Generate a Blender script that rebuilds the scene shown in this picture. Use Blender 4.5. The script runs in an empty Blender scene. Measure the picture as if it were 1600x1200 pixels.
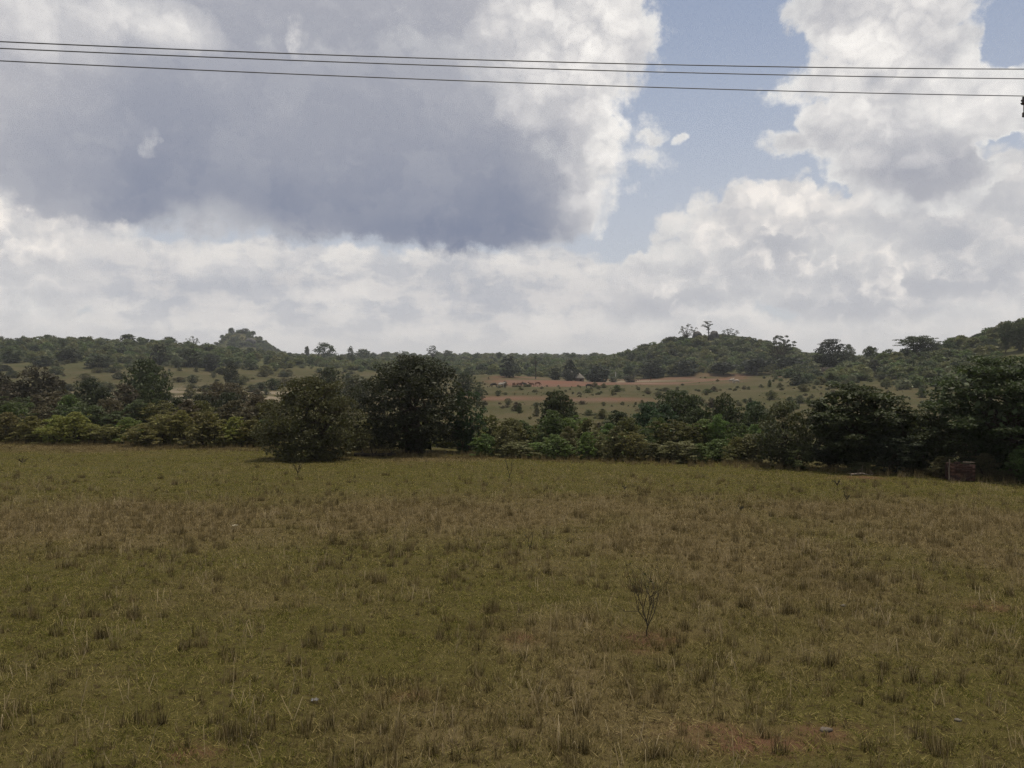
import bpy, math, random
import numpy as np
from mathutils import Vector, Matrix

# ------------------------------------------------------------------ camera, sky, sun, exposure
scene = bpy.context.scene
C = scene.collection
EYE = 3.4                       # eye height over the field at the camera
FPX = 1209.0                    # focal length in pixels of the 1600 px wide photograph
PITCH = math.atan(25.0 / FPX)   # camera looks very slightly down

cam_data = bpy.data.cameras.new('camera')
cam_data.sensor_fit = 'HORIZONTAL'
cam_data.angle = 2 * math.atan(800.0 / FPX)
cam_data.clip_start = 0.05
cam_data.clip_end = 20000
cam = bpy.data.objects.new('camera', cam_data)
cam.location = (0, 0, EYE)
cam.rotation_euler = (math.pi / 2 - PITCH, 0, 0)
C.objects.link(cam)
scene.camera = cam

SUN_EL, SUN_AZ = 74.0, 35.0     # the light comes from high up, ahead and to the right


def ray(px, py):
    """direction (per metre of depth along +Y) through a pixel of the 1600x1200 photograph"""
    u, v = (px - 800) / FPX, (600 - py) / FPX
    c, s = math.cos(PITCH), math.sin(PITCH)
    y, z = c + v * s, v * c - s
    return u / y, z / y


class S:
    """tiny wrapper so that node maths can be written as expressions"""
    def __init__(self, nt, sock):
        self.nt, self.k = nt, sock

    def _m(self, op, *a, clamp=False):
        n = self.nt.nodes.new('ShaderNodeMath')
        n.operation = op
        n.use_clamp = clamp
        for i, v in enumerate(a):
            if isinstance(v, S):
                self.nt.links.new(v.k, n.inputs[i])
            else:
                n.inputs[i].default_value = v
        return S(self.nt, n.outputs[0])

    def __add__(s, o): return s._m('ADD', s, o)
    __radd__ = __add__
    def __sub__(s, o): return s._m('SUBTRACT', s, o)
    def __rsub__(s, o): return s._m('SUBTRACT', o, s)
    def __mul__(s, o): return s._m('MULTIPLY', s, o)
    __rmul__ = __mul__
    def __truediv__(s, o): return s._m('DIVIDE', s, o)
    def max(s, o): return s._m('MAXIMUM', s, o)
    def min(s, o): return s._m('MINIMUM', s, o)
    def smax(s, o, d): return s._m('SMOOTH_MAX', s, o, d)
    def smin(s, o, d): return s._m('SMOOTH_MIN', s, o, d)
    def clamp(s): return s._m('ADD', s, 0.0, clamp=True)
    def pow(s, e): return s._m('POWER', s, e)

    def step(s, a, b, lo=0.0, hi=1.0):
        n = s.nt.nodes.new('ShaderNodeMapRange')
        n.interpolation_type = 'SMOOTHSTEP'
        s.nt.links.new(s.k, n.inputs[0])
        for i, v in zip((1, 2, 3, 4), (a, b, lo, hi)):
            n.inputs[i].default_value = v
        return S(s.nt, n.outputs[0])


def mixcol(nt, f, a, b, mode='MIX'):
    n = nt.nodes.new('ShaderNodeMix')
    n.data_type = 'RGBA'
    n.blend_type = mode
    for sock, v in ((n.inputs[0], f), (n.inputs[6], a), (n.inputs[7], b)):
        if isinstance(v, S):
            nt.links.new(v.k, sock)
        elif hasattr(v, 'is_output'):
            nt.links.new(v, sock)
        elif isinstance(v, (tuple, list)):
            sock.default_value = (*v[:3], 1)
        else:
            sock.default_value = v
    return n.outputs[2]


def noise_tex(nt, vec, scale, detail=4, rough=0.55, lac=2.0, dist=0.0):
    n = nt.nodes.new('ShaderNodeTexNoise')
    n.inputs['Scale'].default_value = scale
    n.inputs['Detail'].default_value = detail
    n.inputs['Roughness'].default_value = rough
    n.inputs['Lacunarity'].default_value = lac
    n.inputs['Distortion'].default_value = dist
    if vec is not None:
        nt.links.new(vec, n.inputs['Vector'])
    return n


def build_world():
    w = bpy.data.worlds.new('World')
    w.use_nodes = True
    nt = w.node_tree
    nt.nodes.clear()
    new, link = nt.nodes.new, nt.links.new
    out = new('ShaderNodeOutputWorld')
    bg = new('ShaderNodeBackground')

    sky = new('ShaderNodeTexSky')
    sky.sky_type = 'NISHITA'
    sky.sun_disc = False
    sky.sun_elevation = math.radians(SUN_EL)
    sky.sun_rotation = math.radians(SUN_AZ)
    sky.altitude = 1200
    sky.air_density = 1.0
    sky.dust_density = 1.6
    sky.ozone_density = 1.0
    STR = 0.1                    # Background strength; cloud radiances below are divided by it

    tc = new('ShaderNodeTexCoord')
    D = tc.outputs['Generated']

    def vmath(op, a, b=None, c=None, sc=None, val=False):
        n = new('ShaderNodeVectorMath')
        n.operation = op
        for i, v in enumerate((a, b, c)):
            if v is None:
                continue
            if isinstance(v, tuple):
                n.inputs[i].default_value = v
            else:
                link(v, n.inputs[i])
        if sc is not None:
            n.inputs['Scale'].default_value = sc
        return n.outputs[1] if val else n.outputs[0]

    def sep(v):
        n = new('ShaderNodeSeparateXYZ')
        link(v, n.inputs[0])
        return [S(nt, n.outputs[i]) for i in range(3)]

    # azimuth and elevation of the looked-at direction, as a flat vector P
    xr, yr, zr = sep(D)
    az0 = xr._m('ARCTAN2', xr, yr)
    el0 = zr._m('ARCSINE', zr)
    cb = new('ShaderNodeCombineXYZ')
    link(az0.k, cb.inputs[0])
    link(el0.k, cb.inputs[1])
    P = cb.outputs[0]

    def noise2(vec, scale, detail, rough=0.55):
        n = noise_tex(nt, vec, scale, detail, rough)
        n.noise_dimensions = '2D'
        return n

    def off(vec, a, b):
        return vmath('ADD', vec, (a, b, 0.0))

    wv = vmath('SUBTRACT', noise2(P, 5.0, 4).outputs['Color'], (0.5, 0.5, 0.5))
    wv2 = vmath('SUBTRACT', noise2(off(P, 3.3, 1.7), 24.0, 4, 0.6).outputs['Color'], (0.5, 0.5, 0.5))
    Pw = vmath('MULTIPLY_ADD', wv, (0.085, 0.06, 0), P)
    Pw = vmath('MULTIPLY_ADD', wv2, (0.034, 0.026, 0), Pw)
    Pd = vmath('MULTIPLY_ADD', wv2, (0.03, 0.024, 0), P)

    def ang(px, py):
        u, v = ray(px, py)
        return math.atan2(u, 1), math.atan2(v, math.hypot(u, 1))

    def blob(px, py, wx, wy, wgt=1.0):
        a0, e0 = ang(px, py)
        ra, re = wx / FPX / (1 + ((px - 800) / FPX) ** 2), wy / FPX
        q = vmath('MULTIPLY_ADD', Pw, (1 / ra, 1 / re, 0.0), (-a0 / ra, -e0 / re, 0.0))
        d = S(nt, vmath('DOT_PRODUCT', q, q, val=True))
        return d._m('MULTIPLY_ADD', d, -wgt, wgt)

    def union(lst, d=0.25):
        r = lst[0]
        for b in lst[1:]:
            r = r.smax(b, d)
        return r.max(-1.5)

    # cauliflower relief: rounded Voronoi puffs in four octaves, sampled here and towards the light
    def puffs(vec):
        res = []
        for i, sc in enumerate((9.0, 19.0, 41.0, 88.0)):
            n = new('ShaderNodeTexVoronoi')
            n.voronoi_dimensions = '2D'
            n.feature = 'F1'
            n.inputs['Scale'].default_value = sc
            n.inputs['Randomness'].default_value = 1.0
            link(vmath('MULTIPLY', off(vec, 0.37 * i, 0.71 * i), (1.0, 1.3, 0.0)), n.inputs['Vector'])
            d = S(nt, n.outputs['Distance'])
            res.append(1.0 - d * d * 1.15)
        return res

    p0 = puffs(Pd)
    p1 = puffs(off(Pd, 0.007, 0.018))

    def combine(p, a):
        r = p[0] * a[0]
        for q, k_ in zip(p[1:], a[1:]):
            r = r._m('MULTIPLY_ADD', q, k_, r)
        return r

    wn, wf = (0.50, 0.30, 0.17, 0.10), (0.16, 0.44, 0.26, 0.14)
    B2, B2l = combine(p0, wn), combine(p1, wn)
    Bf, Bfl = combine(p0, wf), combine(p1, wf)

    soft = S(nt, noise2(off(P, 7.1, 2.2), 4.0, 5).outputs['Fac'])
    soft2 = S(nt, noise2(vmath('MULTIPLY', P, (1, 3.4, 0)), 8.0, 5).outputs['Fac'])
    fine = S(nt, noise2(off(P, 1.1, 9.2), 30.0, 6, 0.64).outputs['Fac'])
    mid = S(nt, noise2(off(P, 4.4, 5.2), 11.0, 5, 0.58).outputs['Fac'])

    # sky outside the photograph: the same broken cumulus goes on all round
    outside = az0._m('ABSOLUTE', az0).step(0.66, 0.85).max(el0.step(0.50, 0.68))
    around = (soft - 0.44) * 6.0 - (1.0 - outside) * 6.0

    def k(c):
        return tuple(v / STR for v in c)

    # ---- clear sky, paler towards the horizon
    base = mixcol(nt, 1.0, sky.outputs[0], (0.92, 0.86, 0.82), 'MULTIPLY')
    toHaze = el0.step(0.0, 0.55, 1.0, 0.0)
    base = mixcol(nt, (toHaze * 0.62 + 0.22).clamp(), base, k((0.47, 0.475, 0.505)))

    # ---- far cumulus bank above the horizon
    far = union([
        blob(50, 375, 150, 95), blob(-120, 350, 160, 140),
        blob(350, 425, 260, 48), blob(330, 470, 420, 45), blob(700, 440, 340, 48), blob(880, 455, 260, 66),
        blob(1010, 425, 75, 45),
        blob(1180, 380, 150, 80), blob(1135, 345, 62, 34), blob(1225, 328, 55, 34), blob(1270, 370, 80, 50),
        blob(1290, 430, 200, 62), blob(1100, 435, 200, 56),
        blob(1420, 395, 130, 90), blob(1560, 375, 140, 105), blob(1480, 335, 110, 56), blob(1375, 305, 60, 34),
        blob(1610, 305, 90, 50), blob(1760, 330, 190, 170),
        blob(800, 640, 2600, 175),
    ])
    heaps = az0.step(ang(900, 400)[0], ang(1040, 400)[0]).max(az0.step(ang(60, 400)[0], ang(190, 400)[0], 1.0, 0.0))
    Ff = far - 0.06 + (Bf - 0.62) * (0.45 + heaps * 0.8) + (fine - 0.5) * 0.5
    aF = Ff.step(-0.12, 0.30)
    reliefF = ((Bf - Bfl) * 3.6).max(-1.0).min(1.0) * (0.3 + heaps * 0.7)
    thickF = (Ff + (mid - 0.5) * 1.2).step(-0.1, 1.2)
    colF = mixcol(nt, thickF, k((0.655, 0.64, 0.62)), k((0.49, 0.487, 0.50)))
    greyF = union([blob(240, 430, 140, 34), blob(750, 470, 200, 60), blob(430, 448, 170, 20), blob(1430, 445, 190, 30),
                   blob(1210, 400, 60, 50), blob(1000, 470, 200, 30), blob(1330, 475, 200, 22), blob(1480, 385, 60, 40)], 0.3).clamp() * (0.2 + soft2 * 1.1)
    colF = mixcol(nt, (greyF * 1.0).clamp(), colF, k((0.36, 0.37, 0.41)))
    lay = (soft2 + (fine - 0.5) * 0.25 + (Bf - Bfl) * 0.6).step(0.26, 0.74) * (1.0 - heaps * 0.75)
    colF = mixcol(nt, lay * 0.85, colF, k((0.385, 0.398, 0.44)))
    colF = mixcol(nt, (0.5 - lay * 0.6).clamp() * (1.0 - heaps), colF, k((0.70, 0.66, 0.625)))
    warmF = union([blob(50, 350, 110, 70), blob(370, 405, 180, 30), blob(1200, 340, 160, 50), blob(1250, 410, 100, 30, 0.8),
                   blob(1400, 420, 80, 40, 0.7), blob(1000, 460, 80, 25, 0.6)], 0.3).clamp()
    colF = mixcol(nt, (warmF * (mid * 2.2 - 0.75) * (0.4 + Bf * 0.6)).clamp(), colF, k((0.76, 0.715, 0.67)))
    colF = mixcol(nt, (reliefF * (0.38 + warmF * 0.6)).max(0.0).min(1.0), colF, k((0.80, 0.752, 0.705)))
    colF = mixcol(nt, (reliefF * -0.55).max(0.0), colF, k((0.38, 0.388, 0.425)))
    hz2 = el0.step(0.0, 0.085, 1.0, 0.0)
    colF = mixcol(nt, (hz2 * 0.85 + (soft2 - 0.5) * 0.4).clamp(), colF, k((0.54, 0.522, 0.515)))
    c = mixcol(nt, aF, base, colF)

    # ---- the big cloud with the dark flat base, the tower on the right, wisps
    e0, e1 = ang(40, 343), ang(900, 402)
    big = union([
        blob(150, 170, 420, 190), blob(560, 200, 420, 230), blob(760, 290, 200, 130), blob(430, -40, 560, 200),
        blob(120, 270, 230, 90), blob(840, 60, 170, 150), blob(872, 200, 80, 170), blob(890, 320, 38, 75),
        blob(905, 40, 100, 75),
    ], 0.3)
    slope = (e1[1] - e0[1]) / (e1[0] - e0[0])
    xw, yw, _ = sep(Pw)
    floor = yw - xw * slope + (e0[0] * slope - e0[1])
    # the base curls up at both ends and is ragged in between
    endr = (xw - ang(800, 300)[0]).max(0.0)
    endl = (ang(110, 300)[0] - xw).max(0.0)
    floor = floor - endr * endr * 3.2 - endl * endl * 4.0 + (mid - 0.5) * 0.028
    xs = xw + (yw - ang(800, 350)[1]) * 0.5 + (mid - 0.5) * 0.10
    bigfull = big
    flr = floor * 26.0 + (fine - 0.5) * 0.9
    big = big.smin(flr, 0.3)
    right = union([
        blob(1400, 30, 140, 70), blob(1320, 10, 90, 50), blob(1440, 120, 150, 70), blob(1305, 125, 90, 26, 0.45),
        blob(1400, 210, 125, 90), blob(1255, 232, 68, 18, 0.5), blob(1330, 205, 75, 55), blob(1480, 260, 105, 66),
        blob(1570, 155, 70, 50), blob(1700, 170, 140, 80), blob(1400, 265, 110, 46),
    ])
    wisp = union([blob(1000, 214, 60, 18, 1.0) - 0.8, blob(1058, 226, 30, 18, 1.0) - 0.72,
                  blob(1285, 100, 36, 36, 1.0) - 0.7, blob(1255, 290, 26, 16, 1.0) - 0.75])
    right = right - blob(1580, 236, 46, 20, 1.3).max(0.0) - blob(1590, 50, 50, 55, 1.0).max(0.0)
    near = big.smax(right, 0.2).smax(wisp, 0.1).smax(around, 0.2)
    onbase = (floor * 9.0).step(0.0, 1.0, 0.12, 1.0).max(bigfull.step(-0.1, 0.2, 1.0, 0.0))
    Fn = near + ((B2 - 0.68) * 1.15 + (fine - 0.5) * 1.15) * onbase
    aN = Fn.step(-0.14, 0.42)
    reliefN = ((B2 - B2l) * 2.4).max(-1.0).min(1.0)
    Ft = bigfull.smax(right, 0.2).smax(wisp, 0.1).smax(around, 0.2) + (B2 - 0.68) * 1.15 + (fine - 0.5) * 0.75
    thickN = (Ft + (mid - 0.5) * 1.3).step(-0.1, 1.1)
    inner = (bigfull + (soft - 0.5) * 0.5).step(0.10, 0.62) * xs.step(ang(810, 300)[0], ang(980, 300)[0], 1.0, 0.0)
    inner = inner * (yw + 0.0).step(ang(800, 120)[1], ang(800, 20)[1], 1.0, 0.35)
    thickN = thickN.max(inner * 0.92)
    colN = mixcol(nt, thickN, k((0.70, 0.69, 0.67)), k((0.375, 0.378, 0.412)))
    # bluish grey of the thick shaded base, deepest low down
    wx_ = (xw + 0.0).step(ang(0, 300)[0], ang(230, 300)[0]) * xs.step(ang(800, 300)[0], ang(985, 300)[0], 1.0, 0.0)
    lowd = (floor * -5.2)._m('EXPONENT', floor.max(0.0) * -5.2)
    side = bigfull.step(-0.1, 0.75)
    dk = lowd * wx_ * side.max(inner) * (soft * 0.9 + mid * 0.3 + 0.46)
    dk = dk.smax(blob(520, 170, 420, 190, 0.42), 0.3).smax(blob(170, 270, 230, 100, 0.55), 0.2).smax(blob(1450, 235, 95, 85, 0.32), 0.1).clamp() * thickN.max(0.75)
    colN = mixcol(nt, dk, colN, k((0.175, 0.20, 0.275)))
    calm = (1.0 - dk * 0.93) * (1.0 - inner * 0.55)
    lit = union([blob(230, 40, 140, 45), blob(60, 40, 130, 60, 0.6), blob(840, 70, 120, 90, 1.0), blob(820, 150, 60, 60, 0.6),
                 blob(925, 190, 80, 200, 0.9), blob(910, 50, 130, 100, 1.0), blob(1400, 60, 190, 110, 1.0), blob(1430, 170, 240, 90, 0.8)], 0.3).clamp()
    chink = union([blob(465, 42, 22, 30, 0.7), blob(234, 222, 16, 28, 0.8)], 0.1).clamp()
    lit = lit.max((chink * (fine * 4.0 - 1.5)).clamp())
    colN = mixcol(nt, (lit * (0.25 + (B2 - 0.5) * 1.5) * (1.0 - dk * 0.5)).clamp(), colN, k((0.74, 0.715, 0.69)))
    colN = mixcol(nt, (reliefN * 0.95 * calm * (0.22 + lit * 0.9)).max(0.0).min(1.0), colN, k((0.88, 0.85, 0.81)))
    colN = mixcol(nt, (reliefN * -0.85 * calm).max(0.0).min(1.0), colN, k((0.36, 0.368, 0.405)))
    c = mixcol(nt, aN, c, colN)

    link(c, bg.inputs['Color'])
    bg.inputs['Strength'].default_value = STR
    link(bg.outputs[0], out.inputs[0])
    scene.world = w
    w.cycles.sampling_method = 'MANUAL'
    w.cycles.sample_map_resolution = 512


build_world()

sun_data = bpy.data.lights.new('sun', 'SUN')
sun_data.energy = 3.4
sun_data.angle = math.radians(1.0)
sun_data.color = (1.0, 0.91, 0.74)
sun = bpy.data.objects.new('sun', sun_data)
sun.rotation_euler = Vector((-math.sin(math.radians(SUN_AZ)) * math.cos(math.radians(SUN_EL)),
                             -math.cos(math.radians(SUN_AZ)) * math.cos(math.radians(SUN_EL)),
                             -math.sin(math.radians(SUN_EL)))).to_track_quat('-Z', 'Y').to_euler()
sun.location = (10, 40, 60)
C.objects.link(sun)

scene.view_settings.view_transform = 'Standard'
scene.view_settings.look = 'None'
scene.view_settings.exposure = 0.26
scene.view_settings.gamma = 1.0
scene.view_settings.use_curve_mapping = False
scene.cycles.use_denoising = True
scene.cycles.denoising_input_passes = 'RGB_ALBEDO_NORMAL'
scene.cycles.denoising_prefilter = 'NONE'
scene.cycles.use_adaptive_sampling = True
scene.cycles.adaptive_threshold = 0.015
scene.cycles.adaptive_min_samples = 10
scene.cycles.max_bounces = 4
scene.cycles.diffuse_bounces = 2
scene.cycles.transmission_bounces = 2
scene.cycles.volume_bounces = 0

# ------------------------------------------------------------------ helpers
rng = np.random.default_rng(11)


def tag(o, label=None, cat=None, group=None, kind=None):
    if label: o['label'] = label
    if cat: o['category'] = cat
    if group: o['group'] = group
    if kind: o['kind'] = kind
    return o


def mesh_np(name, verts, faces, mats=(), smooth=False):
    """mesh from numpy arrays; faces is an (n,3) or (n,4) index array or a list of such arrays"""
    me = bpy.data.meshes.new(name)
    verts = np.asarray(verts, dtype=np.float32)
    fl = faces if isinstance(faces, list) else [faces]
    fl = [np.asarray(f, dtype=np.int32) for f in fl if len(f)]
    me.vertices.add(len(verts))
    me.vertices.foreach_set('co', verts.ravel())
    loops = np.concatenate([f.ravel() for f in fl])
    sizes = np.concatenate([np.full(len(f), f.shape[1], np.int32) for f in fl])
    me.loops.add(len(loops))
    me.loops.foreach_set('vertex_index', loops)
    me.polygons.add(len(sizes))
    starts = np.concatenate([[0], np.cumsum(sizes)[:-1]]).astype(np.int32)
    me.polygons.foreach_set('loop_start', starts)
    me.polygons.foreach_set('loop_total', sizes)
    if smooth:
        me.polygons.foreach_set('use_smooth', np.ones(len(sizes), bool))
    me.update(calc_edges=True)
    me.validate()
    for m in mats:
        me.materials.append(m)
    return me


def link_obj(name, data, parent=None):
    o = bpy.data.objects.new(name, data)
    C.objects.link(o)
    if parent:
        o.parent = parent
    return o


class MB:
    """collects shapes into one mesh"""
    def __init__(self):
        self.v, self.f3, self.f4, self.n = [], [], [], 0

    def add(self, v, f):
        v = np.asarray(v, float)
        f = np.asarray(f, int) + self.n
        (self.f3 if f.shape[1] == 3 else self.f4).append(f)
        self.v.append(v)
        self.n += len(v)

    def tube(self, pts, radii, sides=6, cap=True):
        pts = [np.asarray(p, float) for p in pts]
        vs = []
        for i, p in enumerate(pts):
            a = pts[max(i - 1, 0)]
            b = pts[min(i + 1, len(pts) - 1)]
            d = b - a
            d = d / (np.linalg.norm(d) + 1e-9)
            ref = np.array([1.0, 0, 0]) if abs(d[0]) < 0.8 else np.array([0, 1.0, 0])
            s = np.cross(d, ref); s /= np.linalg.norm(s)
            t = np.cross(d, s)
            for k in range(sides):
                an = 2 * math.pi * k / sides
                vs.append(p + radii[i] * (math.cos(an) * s + math.sin(an) * t))
        f = []
        for i in range(len(pts) - 1):
            for k in range(sides):
                k2 = (k + 1) % sides
                f.append((i * sides + k, i * sides + k2, (i + 1) * sides + k2, (i + 1) * sides + k))
        base = self.n
        self.add(vs, f)
        if cap:
            for i0, rev in ((0, True), ((len(pts) - 1) * sides, False)):
                c = np.mean(np.array(vs[i0:i0 + sides]), axis=0)
                tri = []
                for k in range(sides):
                    k2 = (k + 1) % sides
                    a, b = 1 + k, 1 + k2
                    tri.append((0, b, a) if rev else (0, a, b))
                self.add([c] + vs[i0:i0 + sides], tri)

    def box(self, c, size, jitter=0.0):
        c, h = np.asarray(c, float), np.asarray(size, float) / 2
        v = np.array([[x, y, z] for x in (-1, 1) for y in (-1, 1) for z in (-1, 1)], float) * h + c
        if jitter:
            v = v + rng.normal(0, jitter, v.shape)
        self.add(v, [(0, 1, 3, 2), (4, 6, 7, 5), (0, 4, 5, 1), (2, 3, 7, 6), (0, 2, 6, 4), (1, 5, 7, 3)])

    def mesh(self, name, mats=(), smooth=False):
        fl = []
        if self.f4: fl.append(np.concatenate(self.f4))
        if self.f3: fl.append(np.concatenate(self.f3))
        return mesh_np(name, np.concatenate(self.v), fl, mats, smooth)


def vnoise(x, y, seed=0):
    """smooth value noise in numpy, -1..1"""
    xi, yi = np.floor(x).astype(np.int64), np.floor(y).astype(np.int64)
    xf, yf = x - xi, y - yi
    u, v = xf * xf * (3 - 2 * xf), yf * yf * (3 - 2 * yf)

    def h(a, b):
        n = (a * 374761393 + b * 668265263 + seed * 1442695041) & 0x7fffffff
        n = ((n ^ (n >> 13)) * 1274126177) & 0x7fffffff
        return ((n ^ (n >> 16)) & 0xffff) / 32767.5 - 1.0
    return (h(xi, yi) * (1 - u) * (1 - v) + h(xi + 1, yi) * u * (1 - v)
            + h(xi, yi + 1) * (1 - u) * v + h(xi + 1, yi + 1) * u * v)


def fbm(x, y, seed=0, octaves=4):
    r, a = 0, 1.0
    for i in range(octaves):
        r = r + a * vnoise(x * 2 ** i + 17.3 * i, y * 2 ** i - 9.1 * i, seed + i)
        a *= 0.5
    return r


# ------------------------------------------------------------------ terrain
EDGE_X = [-120, -60, -36, -16, 0, 12, 20, 40, 80]
EDGE_Y = [75, 62, 55, 47.5, 41.5, 36, 30, 22, 16]
PROF_Y = [0, 85, 130, 250, 320, 380, 450, 600, 750, 1000, 1600, 4200]
PROF_Z = [-8.2, -8.2, -7.5, -6.4, -5.7, -5.0, -3.0, 3.0, 8.0, 9.5, 8.0, -6.0]
HILLS = [  # x, y, height, sx, sy
    (112, 432, 17.5, 38, 46),       # the rounded hill with the boulders
    (-296, 850, 29.5, 23, 32),      # the blue rocky hill far left
    (-225, 440, 10.5, 85, 60), (-400, 430, 9, 110, 70),   # the ridge on the left
    (190, 235, 15.5, 47, 42), (240, 260, 13, 60, 60),      # the ridge on the right
    (-230, 355, 5.5, 130, 80),
    (205, 520, 5.0, 120, 60),
    (-60, 760, 3.0, 200, 60),
]


def wood_mask(x, d):
    """1 where the slopes are overgrown"""
    hz = np.zeros_like(np.asarray(x, float))
    for hx, hy, a, sx, sy in HILLS[:6]:
        hz = np.maximum(hz, np.exp(-0.5 * ((x - hx) / sx) ** 2 - 0.5 * ((d - hy) / sy) ** 2))
    w = np.clip((hz - 0.055) * 6, 0, 1)
    w = np.maximum(w, np.clip((d - 342) / 25, 0, 1))
    rock = np.exp(-((x + 299) / 15) ** 2 - ((d - 834) / 16) ** 2)
    clear = np.exp(-((x - 92) / 14) ** 2 - ((d - 165) / 30) ** 2)
    return w * (1 - 0.95 * rock) * (1 - clear)


def field_edge(x):
    return np.interp(x, EDGE_X, EDGE_Y)


def ground_z(x, y):
    x, y = np.asarray(x, float), np.asarray(y, float)
    e = field_edge(x)
    yc = np.maximum(y, -120)
    fld = -0.036 * yc
    val = np.interp(np.maximum(y, 0), PROF_Y, PROF_Z) + EYE
    t = np.clip((y - e) / 38.0, 0, 1)
    t = t * t * (3 - 2 * t)
    z = np.where(y < e, fld, (-0.036 * e) * (1 - t) + val * t)
    for hx, hy, a, sx, sy in HILLS:
        z = z + a * np.exp(-0.5 * ((x - hx) / sx) ** 2 - 0.5 * ((y - hy) / sy) ** 2)
    r = np.hypot(x, y)
    z = z + np.clip((r - 90) / 250, 0, 1) * 1.1 * fbm(x / 45, y / 45, 3, 3)
    z = z + np.clip(r / 12, 0, 1) * np.clip((260 - r) / 120, 0, 1) * (0.05 * vnoise(x / 2.3, y / 2.3, 9) + 0.025 * vnoise(x / 0.7, y / 0.7, 5))
    return z


def gz(x, y):
    return float(ground_z(np.array([x]), np.array([y]))[0])


def px_xy(px, d):
    return (px - 800) / FPX * d, d


def ground_at(px, py):
    """where the ray through a pixel meets the near field"""
    u, v = ray(px, py)
    lo, hi = 2.0, 700.0
    t = 2.0
    while t < hi:
        if EYE + v * t < gz(u * t, t):
            break
        t *= 1.01
    return u * t, t


def material(name):
    m = bpy.data.materials.new(name)
    m.use_nodes = True
    nt = m.node_tree
    nt.nodes.clear()
    return m, nt


def finish(nt, color, rough=0.9, bump=None, bump_d=0.02, spec=0.15):
    o = nt.nodes.new('ShaderNodeOutputMaterial')
    b = nt.nodes.new('ShaderNodeBsdfPrincipled')
    if isinstance(color, tuple):
        b.inputs['Base Color'].default_value = (*color, 1)
    else:
        nt.links.new(color, b.inputs['Base Color'])
    b.inputs['Roughness'].default_value = rough
    b.inputs['Specular IOR Level'].default_value = spec
    if bump is not None:
        n = nt.nodes.new('ShaderNodeBump')
        n.inputs['Distance'].default_value = bump_d
        n.inputs['Strength'].default_value = 0.8
        nt.links.new(bump, n.inputs['Height'])
        nt.links.new(n.outputs[0], b.inputs['Normal'])
    nt.links.new(b.outputs[0], o.inputs[0])
    return b


def geo_pos(nt):
    g = nt.nodes.new('ShaderNodeNewGeometry')
    return g.outputs['Position'], g


def attr(nt, name):
    a = nt.nodes.new('ShaderNodeAttribute')
    a.attribute_name = name
    return S(nt, a.outputs['Fac'])


def fac(nt, vec, scale, detail=3, rough=0.55):
    return S(nt, noise_tex(nt, vec, scale, detail, rough).outputs['Fac'])


# ---- where the grass of the field is dry and brown (1) or short and green (0)
DRY_SPOTS = [  # px, py, half width px, half height px, strength
    (120, 700, 330, 9, 0.9), (700, 716, 260, 5, 0.7), (180, 815, 330, 34, 1.0), (620, 805, 260, 28, 0.75), (900, 800, 330, 26, 0.8), (1130, 850, 230, 64, 0.95),
    (1430, 815, 260, 40, 0.95), (1560, 870, 130, 60, 0.7), (880, 990, 110, 70, 0.6), (1300, 1020, 200, 60, 0.35), (700, 1130, 220, 70, 0.55),
    (1000, 1130, 330, 70, 0.6), (1450, 1160, 280, 60, 0.4), (60, 1080, 130, 90, 0.35), (330, 930, 260, 50, 0.25),
]


def dryness(x, y):
    """0..1 over the near field; a property of the sward at a place in the field"""
    x, y = np.asarray(x, float), np.asarray(y, float)
    r = np.zeros_like(x)
    for px, py, wx, wy, s in DRY_SPOTS:
        cx, cy = DRY_W[(px, py)][:2]
        hx, hy = DRY_W[(px, py)][2:]
        q = ((x - cx) / hx) ** 2 + ((y - cy) / hy) ** 2
        r = np.maximum(r, s * np.exp(-0.9 * q))
    return np.clip(r + 0.22 * fbm(x / 2.6, y / 2.6, 21, 3) + 0.10, 0, 1)


DRY_W = {}
for _px, _py, _wx, _wy, _s in DRY_SPOTS:
    _x, _y = ground_at(_px, _py)
    _x2, _y2 = ground_at(_px, max(_py - _wy, 694))
    DRY_W[(_px, _py)] = (_x, _y, _wx / FPX * _y, max(abs(_y2 - _y), 1.0))

BARE = [(1095, 1140, 0.42, 0.16), (1180, 1166, 0.7, 0.22), (1000, 1010, 0.35, 0.25), (1290, 1142, 0.35, 0.15), (1340, 746, 1.2, 0.5),
        (1010, 1000, 0.5, 0.3), (815, 1000, 0.25, 0.2), (1540, 950, 0.4, 0.3), (300, 1180, 0.3, 0.2), (640, 1085, 0.25, 0.15)]
BARE_W = [(*ground_at(a, b), c_, d_) for a, b, c_, d_ in BARE]


def bareness(x, y):
    r = np.zeros_like(np.asarray(x, float))
    for cx, cy, hx, hy in BARE_W:
        q = ((x - cx) / hx) ** 2 + ((y - cy) / hy) ** 2
        r = np.maximum(r, np.exp(-1.1 * q))
    return np.clip(r * (1.1 + 0.5 * vnoise(x / 0.15, y / 0.15, 4)), 0, 1)


def red_soil(x, y):
    """tilled red earth beyond the valley"""
    n = fbm(x / 22, y / 9, 31, 3)
    n2 = fbm(x / 60, y / 16, 37, 3)
    main = np.clip((y - 252) / 16, 0, 1) * np.clip((347 - y) / 8, 0, 1) * np.clip((x + 12 - 4 * n) / 8, 0, 1) * np.clip((126 - x) / 12, 0, 1)
    main = main * np.clip(0.85 + 1.2 * n + 0.7 * n2 - np.clip((285 - y) / 40, 0, 1), 0, 1)
    a = np.exp(-((x + 2) / 14) ** 2 - ((y - 178) / 7) ** 2)
    b = np.exp(-((x - 20) / 10) ** 2 - ((y - 172) / 7) ** 2)
    return np.clip(np.maximum(main, 1.3 * np.maximum(a, b) * (1 + 0.6 * n)), 0, 1)


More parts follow.
